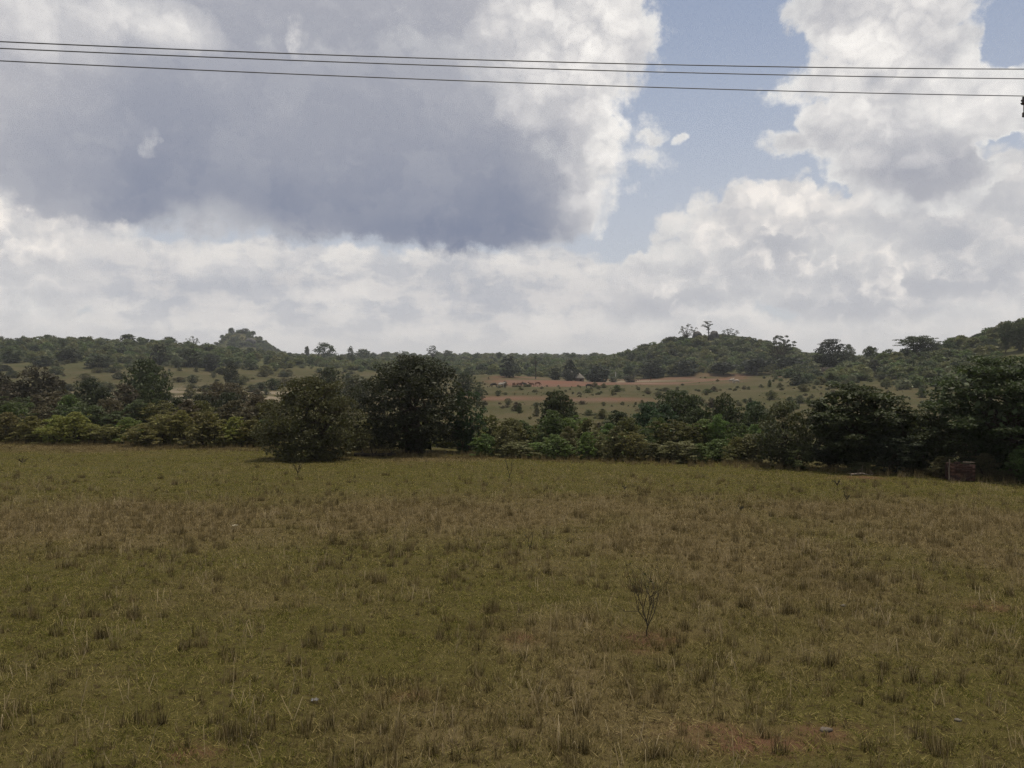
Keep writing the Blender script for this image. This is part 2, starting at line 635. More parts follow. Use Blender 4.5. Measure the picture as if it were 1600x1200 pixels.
def pale_soil(x, y):
    """light bare earth and tracks"""
    n = fbm(x / 14, y / 5, 41, 3)
    l = np.exp(-((x + 72) / 36) ** 2 - ((y - 190) / 34) ** 2) * np.clip(0.5 + 1.5 * n, 0, 1)
    t = np.exp(-((x - 48) / 26) ** 2 - ((y - 322) / 5) ** 2) * 0.9
    p = np.exp(-((x - 66) / 26) ** 2 - ((y - 296) / 1.6) ** 2) * 0.8
    return np.clip(np.maximum(np.maximum(l, t), p), 0, 1)


def build_ground():
    a1 = np.radians(np.arange(-46, 46.01, 0.26))
    a2 = np.radians(np.arange(46, 314, 4.0)[1:])
    ang = np.concatenate([a1, a2])
    rad = [0.4]
    while rad[-1] < 4000:
        rad.append(rad[-1] * 1.027 + 0.01)
    rad = np.array(rad)
    A, R = np.meshgrid(ang, rad)
    X, Y = R * np.sin(A), R * np.cos(A)
    X, Y = X.ravel(), Y.ravel()
    Z = ground_z(X, Y)
    na, nr = len(ang), len(rad)
    i = np.arange(nr - 1)[:, None] * na
    j = np.arange(na)[None, :]
    j2 = (j + 1) % na
    f = np.stack([i + j, i + j2, i + na + j2, i + na + j], -1).reshape(-1, 4)[:, ::-1]
    V = np.stack([X, Y, Z], 1)
    V = np.vstack([V, [[0, 0, gz(0, 0)]]])
    cen = len(V) - 1
    tri = np.stack([np.full(na, cen), (np.arange(na) + 1) % na, np.arange(na)], 1)

    m, nt = material('ground_soil_and_grass')
    pos, _ = geo_pos(nt)
    dry, red, pale, bare, wood, under = (attr(nt, n) for n in ('dry', 'red', 'pale', 'bare', 'scrub', 'under'))
    n1 = fac(nt, pos, 0.9, 4)
    n2 = fac(nt, pos, 9.0, 4, 0.65)
    n3 = fac(nt, pos, 0.06, 4, 0.6)
    n4 = fac(nt, pos, 45.0, 3, 0.7)
    col = mixcol(nt, (dry + (n1 - 0.5) * 0.7).step(0.15, 0.9), (0.056, 0.048, 0.015), (0.086, 0.066, 0.032))
    col = mixcol(nt, n2.step(0.48, 0.72), col, (0.026, 0.018, 0.009))
    col = mixcol(nt, n4.step(0.52, 0.8) * 0.5, col, (0.14, 0.11, 0.055))
    far = mixcol(nt, n3.step(0.35, 0.65), (0.044, 0.041, 0.017), (0.068, 0.056, 0.030))
    far = mixcol(nt, fac(nt, pos, 0.35, 4, 0.6).step(0.48, 0.66) * 0.75, far, (0.045, 0.050, 0.020))
    far = mixcol(nt, under, far, mixcol(nt, n3.step(0.4, 0.6), (0.046, 0.050, 0.022), (0.075, 0.072, 0.034)))
    col = mixcol(nt, wood, col, far)
    redc = mixcol(nt, n3.step(0.3, 0.7), (0.124, 0.060, 0.042), (0.102, 0.066, 0.047))
    col = mixcol(nt, red, col, redc)
    col = mixcol(nt, pale, col, (0.20, 0.165, 0.125))
    col = mixcol(nt, bare, col, (0.085, 0.046, 0.028))
    hgt = n2 + n4 * 0.5
    finish(nt, col, 0.95, hgt.k, 0.03, 0.05)

    me = mesh_np('ground', V, [f, tri], [m], smooth=True)
    r = np.hypot(V[:, 0], V[:, 1])
    e = field_edge(V[:, 0])
    vals = {'dry': np.where(r < 90, dryness(V[:, 0], V[:, 1]), 0.5), 'red': red_soil(V[:, 0], V[:, 1]), 'pale': pale_soil(V[:, 0], V[:, 1]),
            'bare': np.where(r < 60, bareness(V[:, 0], V[:, 1]), 0), 'under': wood_mask(V[:, 0], V[:, 1]), 'scrub': np.clip((V[:, 1] - e) / 10 - 0.2, 0, 1)}
    for n_, v_ in vals.items():
        at = me.attributes.new(n_, 'FLOAT', 'POINT')
        at.data.foreach_set('value', np.asarray(v_, np.float32))
    o = link_obj('ground', me)
    tag(o, kind='structure')
    return o


build_ground()

# ------------------------------------------------------------------ plant materials
def foliage_material(name, transl=0.36, vary=0.7, fixed=None):
    m, nt = material(name)
    oi = nt.nodes.new('ShaderNodeObjectInfo')
    pos, g = geo_pos(nt)
    isl = S(nt, g.outputs['Random Per Island'])
    rnd = S(nt, oi.outputs['Random'])
    br = isl * vary + (1.0 - vary * 0.5) + (rnd - 0.5) * 0.25
    hsv = nt.nodes.new('ShaderNodeHueSaturation')
    if fixed is None:
        nt.links.new(oi.outputs['Color'], hsv.inputs['Color'])
    else:
        hsv.inputs['Color'].default_value = (*fixed, 1)
    nt.links.new((0.5 + (isl - 0.5) * 0.035 + (rnd - 0.5) * 0.03).k, hsv.inputs['Hue'])
    nt.links.new(br.k, hsv.inputs['Value'])
    d = nt.nodes.new('ShaderNodeBsdfPrincipled')
    d.inputs['Roughness'].default_value = 0.6
    d.inputs['Specular IOR Level'].default_value = 0.25
    t = nt.nodes.new('ShaderNodeBsdfTranslucent')
    nt.links.new(hsv.outputs[0], d.inputs['Base Color'])
    nt.links.new(hsv.outputs[0], t.inputs['Color'])
    mx = nt.nodes.new('ShaderNodeMixShader')
    mx.inputs[0].default_value = transl
    nt.links.new(d.outputs[0], mx.inputs[1])
    nt.links.new(t.outputs[0], mx.inputs[2])
    o = nt.nodes.new('ShaderNodeOutputMaterial')
    nt.links.new(mx.outputs[0], o.inputs[0])
    return m


def bark_material(name, c1, c2):
    m, nt = material(name)
    pos, _ = geo_pos(nt)
    mp = nt.nodes.new('ShaderNodeVectorMath')
    mp.operation = 'MULTIPLY'
    mp.inputs[1].default_value = (1, 1, 0.25)
    nt.links.new(pos, mp.inputs[0])
    n = fac(nt, mp.outputs[0], 22, 4, 0.6)
    finish(nt, mixcol(nt, n.step(0.35, 0.65), c1, c2), 0.9, n.k, 0.02)
    return m


FOLIAGE = foliage_material('leaves')
BARK = bark_material('bark', (0.075, 0.058, 0.042), (0.035, 0.027, 0.02))
BARK_PALE = bark_material('pale_dead_wood', (0.20, 0.165, 0.125), (0.10, 0.08, 0.06))

# leaf colours (reflectance)
DARK = (0.031, 0.037, 0.016)
DEEP = (0.042, 0.054, 0.020)
GREEN = (0.064, 0.090, 0.025)
BRIGHT = (0.090, 0.130, 0.034)
OLIVE = (0.084, 0.082, 0.026)
YELLOW = (0.145, 0.150, 0.034)
BROWN = (0.075, 0.062, 0.034)
GREY = (0.085, 0.095, 0.055)
PALE = (0.125, 0.130, 0.070)


# ------------------------------------------------------------------ foliage geometry
def leaf_quads(cen, size, up, r):
    n = len(cen)
    nor = r.normal(0, 1, (n, 3)) * (1, 1, 0.8) + np.array([0, 0, up])
    nor /= np.linalg.norm(nor, axis=1)[:, None] + 1e-9
    a = r.normal(0, 1, (n, 3))
    t = np.cross(nor, a)
    t /= np.linalg.norm(t, axis=1)[:, None] + 1e-9
    b = np.cross(nor, t)
    L = (size * r.uniform(0.6, 1.35, n))[:, None]
    W = L * r.uniform(0.42, 0.62, n)[:, None]
    v = np.stack([cen - t * L * 0.5, cen + b * W * 0.5 - t * L * 0.05, cen + t * L * 0.5, cen - b * W * 0.5 - t * L * 0.05], 1)
    return v.reshape(-1, 3), np.arange(4 * n).reshape(n, 4)


def in_ellipsoid(n, c, rad, r, shell=0.45):
    d = r.normal(0, 1, (n, 3))
    d /= np.linalg.norm(d, axis=1)[:, None]
    q = r.uniform(shell ** 3, 1.0, n) ** (1 / 3)
    return c + d * q[:, None] * rad


class Proto:
    pass


def make_plant(name, W, H, prof, clusters, leaves, leaf, crad=(0.10, 0.17), flat=0.7, up=0.7, trunk_r=0.12, stems=1, limbs=14,
               fork=0.3, seed=1, inner=0.35, lean=0.0, sides=6, lumps=0.22, fill=0, shell=0.45):
    """W, H nominal width and height; prof = relative radius of the crown at equally spaced heights from 0 to H"""
    r = np.random.default_rng(seed)
    us = np.linspace(0, 1, len(prof))
    wgt = np.clip(np.array(prof), 0, None)
    grid = np.linspace(0, 1, 200)
    pw = np.interp(grid, us, wgt)
    cdf = np.cumsum(pw + 1e-6)
    cdf /= cdf[-1]
    cs = []
    ph = r.uniform(0, 6.28, 4)
    for i in range(clusters):
        u = np.interp((i + r.uniform()) / clusters, cdf, grid)
        a = r.uniform(0, 2 * math.pi)
        lump = 1 + lumps * (math.sin(2 * a + ph[0] + 3 * u) + 0.7 * math.sin(3 * a + ph[1] - 4 * u) + 0.5 * math.sin(5 * a + ph[2] + 9 * u)) * 0.6
        rho = math.sqrt(r.uniform(inner ** 2, 1.0)) * np.interp(u, us, prof) * W * 0.5 * lump
        rc = r.uniform(*crad) * W
        rho = max(0.0, rho - rc * 0.55)
        z = u * H
        z = min(z, H - rc * flat * 0.8)
        cs.append((rho * math.cos(a) + lean * u * W, rho * math.sin(a), max(z, rc * flat * 0.6), rc))
    cs = np.array(cs)
    pts, szs = [], []
    area = cs[:, 3] ** 2
    per = np.maximum(6, leaves * area / area.sum()).astype(int)
    for (x, y, z, rc), n in zip(cs, per):
        p = in_ellipsoid(n, np.array([x, y, z]), np.array([rc, rc, rc * flat]), r, shell)
        # foliage sits in the upper part of each clump, its underside is thin
        p[:, 2] = z + np.abs(p[:, 2] - z) * np.where(r.uniform(size=n) < 0.72, 1, -0.8)
        pts.append(p)
        szs.append(np.full(n, leaf))
    if fill:       # larger leaf masses inside the crown that close it against the light
        u = np.interp(r.uniform(size=fill), cdf, grid)
        a = r.uniform(0, 2 * math.pi, fill)
        rho = np.sqrt(r.uniform(0, 0.62, fill)) * np.interp(u, us, prof) * W * 0.5
        pts.append(np.stack([rho * np.cos(a) + lean * u * W, rho * np.sin(a), np.clip(u * H, 0.05 * H, 0.88 * H)], 1))
        szs.append(np.full(fill, leaf * 2.4))
    p = np.concatenate(pts)
    p[:, 2] = np.maximum(p[:, 2], 0.02)
    v, f = leaf_quads(p, np.concatenate(szs), up, r)
    pr = Proto()
    pr.crown = mesh_np(name + '_crown', v, f, [FOLIAGE])
    mb = MB()
    tops = []
    for s in range(stems):
        a = r.uniform(0, 6.28)
        sp = (0.0 if stems == 1 else 0.10 * W)
        x0, y0 = sp * 0.5 * math.cos(a), sp * 0.5 * math.sin(a)
        hh = H * fork * r.uniform(0.9, 1.15)
        b = (x0 * 2.2 + lean * fork * W, y0 * 2.2, hh)
        mb.tube([(x0, y0, -0.25), (x0 * 1.1, y0 * 1.1, hh * 0.12), (x0 * 1.5 + 0.03 * W * r.normal(), y0 * 1.5, hh * 0.55), b],
                [trunk_r * 1.35, trunk_r * 1.05, trunk_r * 0.9, trunk_r * 0.75], sides)
        tops.append(np.array(b))
    order = r.permutation(len(cs))[:limbs]
    for i in order:
        x, y, z, rc = cs[i]
        b = tops[i % len(tops)]
        e = np.array([x, y, z])
        s0 = b * 1.0
        if e[2] < b[2]:
            s0 = b * np.array([1, 1, max(0.25, e[2] / max(b[2], 0.01) * 0.7)])
        m1 = s0 + (e - s0) * 0.4 + np.array([0.03 * W * r.normal(), 0.03 * W * r.normal(), 0.05 * H])
        m2 = s0 + (e - s0) * 0.75 + np.array([0.03 * W * r.normal(), 0.03 * W * r.normal(), 0.03 * H])
        q = trunk_r * r.uniform(0.32, 0.5)
        mb.tube([s0, m1, m2, e], [q, q * 0.7, q * 0.45, q * 0.2], max(4, sides - 2), cap=False)
    pr.trunk = mb.mesh(name + '_trunk', [BARK], smooth=True)
    pr.W, pr.H, pr.name = W, H, name
    return pr


ROUND = [0.8, 0.97, 1.0, 1.0, 0.95, 0.86, 0.72, 0.55, 0.3]
DOME = [0.3, 0.72, 0.95, 1.0, 1.0, 0.95, 0.85, 0.66, 0.35]
TALL = [0.22, 0.62, 0.95, 1.0, 1.0, 0.96, 0.85, 0.65, 0.35]
UMB = [0.0, 0.0, 0.12, 0.45, 0.85, 1.0, 0.98, 0.8, 0.5]
FLATTOP = [0, 0, 0, 0.05, 0.2, 0.5, 0.9, 1.0, 0.85]
BUSH = [0.6, 0.85, 1.0, 1.0, 0.92, 0.8, 0.66, 0.45, 0.25]
UPRIGHT = [0.4, 0.55, 0.72, 0.88, 1.0, 1.0, 0.9, 0.7, 0.4]

P = {}
# the big ones at the edge of the field
P['spread'] = make_plant('spread', 5.4, 4.6, ROUND, 180, 30000, 0.108, (0.06, 0.11), 0.65, 0.6, 0.13, 5, 30, 0.35, seed=3, fill=1500, lumps=0.20)
P['tall'] = make_plant('tall', 6.0, 5.8, TALL, 190, 33000, 0.108, (0.06, 0.11), 0.6, 0.6, 0.12, 6, 34, 0.42, seed=5, fill=2200, lumps=0.2)
P['layer1'] = make_plant('layer1', 5.0, 4.6, [0.1, 0.4, 0.7, 0.9, 1.0, 1.0, 0.92, 0.75, 0.45], 110, 18000, 0.14, (0.07, 0.13), 0.30, 1.5, 0.14, 1, 30, 0.3, seed=8, fill=2200)
P['layer2'] = make_plant('layer2', 8.5, 6.6, [0.0, 0.12, 0.5, 0.8, 1.0, 1.0, 0.92, 0.75, 0.45], 170, 28000, 0.15, (0.055, 0.10), 0.30, 1.5, 0.22, 2, 40, 0.27, seed=13, fill=3200)
P['layer3'] = make_plant('layer3', 5.0, 4.4, DOME, 110, 15000, 0.14, (0.07, 0.12), 0.4, 1.1, 0.12, 2, 22, 0.3, seed=21, fill=1800)
for i, (pf, fl, sd) in enumerate(((BUSH, 0.6, 31), (BUSH, 0.45, 32), (UPRIGHT, 0.7, 33), (DOME, 0.5, 34), (UPRIGHT, 0.4, 35), (BUSH, 0.8, 36))):
    P['bush%d' % i] = make_plant('bush%d' % i, 3.0, 2.6, pf, 76, 8500, 0.098, (0.045, 0.115), fl * 0.75, 1.2, 0.045, 6, 26, 0.3, seed=sd, fill=600, lumps=0.5)
for i, (pf, fl, sd) in enumerate(((DOME, 0.5, 41), (UMB, 0.35, 42), (TALL, 0.6, 43), (DOME, 0.4, 44))):
    P['mid%d' % i] = make_plant('mid%d' % i, 5.0, 4.6, pf, 70, 5200, 0.19, (0.08, 0.15), fl, 1.0, 0.13, 1, 18, 0.28, seed=sd, fill=500, lumps=0.3)
# far trees, seen at a few pixels a metre
for i, (pf, fl, sd) in enumerate(((DOME, 0.6, 51), (TALL, 0.7, 52), (BUSH, 0.6, 53), (UMB, 0.4, 54))):
    P['far%d' % i] = make_plant('far%d' % i, 6.0, 5.2, pf, 26, 800, 0.50, (0.12, 0.2), fl, 1.0, 0.16, 1, 8, 0.25, seed=sd, fill=120, sides=5, lumps=0.3)
P['airy'] = make_plant('airy', 9.0, 8.5, [0, 0, 0.1, 0.5, 0.9, 1.0, 0.95, 0.8, 0.5], 50, 2600, 0.44, (0.05, 0.095), 0.4, 1.4, 0.30, 1, 46, 0.28, seed=61, inner=0.55)
P['airy2'] = make_plant('airy2', 9.0, 7.0, [0, 0.1, 0.5, 0.8, 1.0, 1.0, 0.9, 0.7, 0.4], 46, 1300, 0.36, (0.04, 0.08), 0.5, 1.2, 0.25, 2, 42, 0.2, seed=62, inner=0.5)
P['palmlike'] = make_plant('palmlike', 7.0, 8.5, FLATTOP, 16, 800, 0.40, (0.08, 0.15), 0.32, 1.6, 0.30, 1, 16, 0.62, seed=63, inner=0.3, lean=0.06)


def place(proto, px, d, top, wpx, color, name, label, cat, group=None, sink=0.0, rot=None, x=None):
    """a plant of its real size at azimuth of px and depth d; its top reaches the photographed height"""
    p = P[proto]
    X = (px - 800) / FPX * d if x is None else x
    zg = gz(X, d)
    u, v = ray(px, top)
    H = max(EYE + v * d - zg, 0.4)
    Wd = wpx / FPX * d
    e = link_obj(name, None)
    e.location = (X, d, zg - sink)
    e.rotation_euler = (0, 0, rng.uniform(0, 6.28) if rot is None else rot)
    s = Wd / p.W
    e.scale = (s, s, (H + sink) / p.H)
    t = link_obj('trunk', p.trunk, e)
    c = link_obj('crown', p.crown, e)
    c.color = (*color, 1)
    tag(e, label, cat, group)
    return e


def edge_d(px, extra=0.0):
    lo, hi = 10.0, 120.0
    for _ in range(40):
        m = (lo + hi) / 2
        if m < field_edge((px - 800) / FPX * m): lo = m
        else: hi = m
    return lo + extra


# ------------------------------------------------------------------ trees on the edge of the field
def near_trees():
    place('spread', 488, ground_at(488, 717)[1], 590, 176, (0.058, 0.056, 0.021), 'spreading_tree', 'broad dark olive tree with foliage down to the grass, left of the tall dark tree', 'tree', rot=0.6)
    place('tall', 648, ground_at(640, 712)[1] + 1.5, 556, 208, DARK, 'dense_tree', 'tall almost black dense tree with several stems in the middle of the field edge', 'tree', rot=2.0)
    place('bush2', 728, ground_at(728, 711)[1] + 2, 612, 72, (0.038, 0.068, 0.026), 'leafy_bush', 'deep green bush growing against the right side of the tall black tree', 'bush')
    place('bush0', 590, ground_at(590, 709)[1] + 4, 650, 80, OLIVE, 'leafy_bush', 'olive bush in the gap between the broad olive tree and the tall black tree', 'bush')
    place('bush5', 555, ground_at(548, 706)[1] + 1.0, 660, 60, OLIVE, 'leafy_bush', 'low olive bush at the right foot of the broad olive tree', 'bush')
    place('layer1', 1340, edge_d(1340, 1.6), 600, 165, DEEP, 'layered_tree', 'dark umbrella-layered tree beside the brown-green round bush, right of centre', 'tree', rot=1.0)
    place('layer2', 1580, edge_d(1580, 3.0), 556, 300, DEEP, 'layered_tree', 'largest dark layered tree with forked trunk at the right edge', 'tree', rot=0.3)
    place('mid2', 1225, edge_d(1225, 1.2), 628, 105, (0.060, 0.064, 0.028), 'round_tree', 'brown-green round tree beside the dark umbrella-layered tree', 'tree')
    place('bush3', 1250, edge_d(1250, 0.6), 690, 62, (0.062, 0.074, 0.026), 'leafy_bush', 'low olive bush in front of the brown-green round tree', 'bush')
    place('layer3', 1435, edge_d(1435, 2.2), 640, 130, DEEP, 'layered_tree', 'dark low tree filling the space between the two layered trees', 'tree')
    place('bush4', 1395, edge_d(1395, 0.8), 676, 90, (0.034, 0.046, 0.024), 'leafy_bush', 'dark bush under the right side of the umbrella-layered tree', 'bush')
    place('bush1', 1475, edge_d(1475, 0.7), 712, 55, (0.085, 0.078, 0.034), 'leafy_bush', 'yellowish bush just left of the brick ruin', 'bush')
    place('bush5', 1540, edge_d(1540, 1.2), 708, 58, (0.080, 0.072, 0.036), 'leafy_bush', 'rounded tan-green bush just right of the brick ruin', 'bush')
    place('bush0', 1612, edge_d(1612, 0.5), 690, 90, GREEN, 'leafy_bush', 'fresh green bush cut by the right edge of the picture', 'bush')
    place('bush3', 1578, edge_d(1578, 0.4), 735, 60, (0.075, 0.072, 0.032), 'leafy_bush', 'low scrubby bush at the right foot of the largest layered tree', 'bush')
    place('bush1', 1350, edge_d(1350, 0.4), 722, 66, (0.10, 0.10, 0.042), 'leafy_bush', 'low yellow-green bush behind the pale fallen sticks', 'bush')
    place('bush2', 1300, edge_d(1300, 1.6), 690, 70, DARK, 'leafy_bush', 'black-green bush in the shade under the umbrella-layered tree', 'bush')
    place('mid1', 1675, edge_d(1675, 4), 590, 190, DEEP, 'layered_tree', 'dark tree cut by the right edge, behind the fresh green bush', 'tree')
    # small trees standing in the thicket
    place('layer3', 872, 66, 611, 78, DEEP, 'layered_tree', 'small dark layered tree standing out of the thicket in front of the red earth', 'tree', rot=0.4)
    place('mid1', 1062, 62, 610, 100, DEEP, 'layered_tree', 'flat-topped dark tree rising behind the bright bushes right of centre', 'tree')
    place('mid3', 1130, 66, 614, 56, DEEP, 'layered_tree', 'smaller dark tree touching the right side of the flat-topped one', 'tree')
    place('mid0', 1185, 52, 632, 80, (0.05, 0.062, 0.028), 'round_tree', 'grey-green tree behind the brown-green round tree', 'tree')


near_trees()


def ordinal(i):
    w = ['first', 'second', 'third', 'fourth', 'fifth', 'sixth', 'seventh', 'eighth', 'ninth', 'tenth', 'eleventh', 'twelfth']
    if i < len(w):
        return w[i]
    return '%d%s' % (i + 1, {1: 'st', 2: 'nd', 3: 'rd'}.get((i + 1) % 10 if (i + 1) // 10 != 1 else 0, 'th'))


def number_from_left(objs, label):
    # alike neighbours are told apart by counting along the row
    objs = sorted(objs, key=lambda o: o.location.x / o.location.y)
    for i, o in enumerate(objs):
        o['label'] = label + ', ' + ('leftmost' if i == 0 else 'rightmost' if i == len(objs) - 1 else ordinal(i) + ' from left')


def thicket(rows, name, cat, protos):
    for (px0, px1, step, d0, d1, top0, top1, w0, w1, cols, label, group) in rows:
        px = px0
        made = []
        while px <= px1:
            q = px + rng.uniform(-0.3, 0.3) * step
            d = edge_d(q, rng.uniform(d0, d1))
            c = np.array(cols[rng.integers(len(cols))]) * rng.uniform(0.85, 1.15) * (1.12 if d1 <= 4 else 1.05)
            made.append(place(protos[rng.integers(len(protos))], q, d, rng.uniform(top0, top1), rng.uniform(w0, w1), tuple(c), name, label, cat, group))
            px += step
        number_from_left(made, label)


B_ALL = ['bush0', 'bush1', 'bush2', 'bush3', 'bush4', 'bush5']
thicket([
    (-40, 415, 27, 1.5, 4.0, 640, 668, 50, 84, [YELLOW, (0.105, 0.125, 0.03), (0.12, 0.115, 0.03), (0.115, 0.105, 0.036)],
     'yellow-green bush, front row at the left field edge', 'front row of bushes on the left'),
    (-40, 430, 36, 8, 15, 612, 640, 56, 90, [OLIVE, GREEN, (0.055, 0.066, 0.028), BROWN],
     'olive bush, second row of the left thicket', 'second row of bushes on the left'),
    (-40, 430, 40, 20, 32, 596, 622, 60, 100, [DEEP, BROWN, DARK, (0.06, 0.05, 0.03)],
     'dark bush deep in the left thicket', 'deep thicket on the left'),
], 'thicket_bush', 'bush', B_ALL)
thicket([
    (758, 1190, 26, 0.8, 3.0, 664, 700, 44, 72, [BRIGHT, (0.11, 0.105, 0.034), (0.08, 0.11, 0.03), (0.10, 0.098, 0.040), (0.12, 0.12, 0.05)],
     'low leafy bush, front row right of tall black tree', 'front row of bushes right of centre'),
    (765, 1190, 26, 4.5, 10, 640, 664, 50, 80, [GREEN, BRIGHT, (0.046, 0.07, 0.026), OLIVE],
     'green bush, middle of thicket right of centre', 'middle of the thicket right of centre'),
    (975, 1200, 34, 12, 20, 626, 645, 60, 90, [DEEP, GREEN, (0.04, 0.066, 0.028)],
     'deep green bush, back of thicket right of centre', 'back of the thicket right of centre'),
    (420, 560, 30, 7, 16, 640, 668, 50, 76, [OLIVE, YELLOW, GREEN],
     'olive bush behind the two big trees', 'bushes behind the two big trees'),
    (590, 770, 34, 6, 14, 648, 676, 50, 76, [OLIVE, YELLOW, GREEN],
     'yellow-green bush behind the tall black tree', 'bushes behind the two big trees, right'),
    (1270, 1620, 40, 6, 12, 640, 668, 70, 110, [DEEP, DARK, (0.04, 0.052, 0.026)],
     'dark bush behind the layered trees at right', 'dark thicket on the right'),
], 'thicket_bush', 'bush', B_ALL)

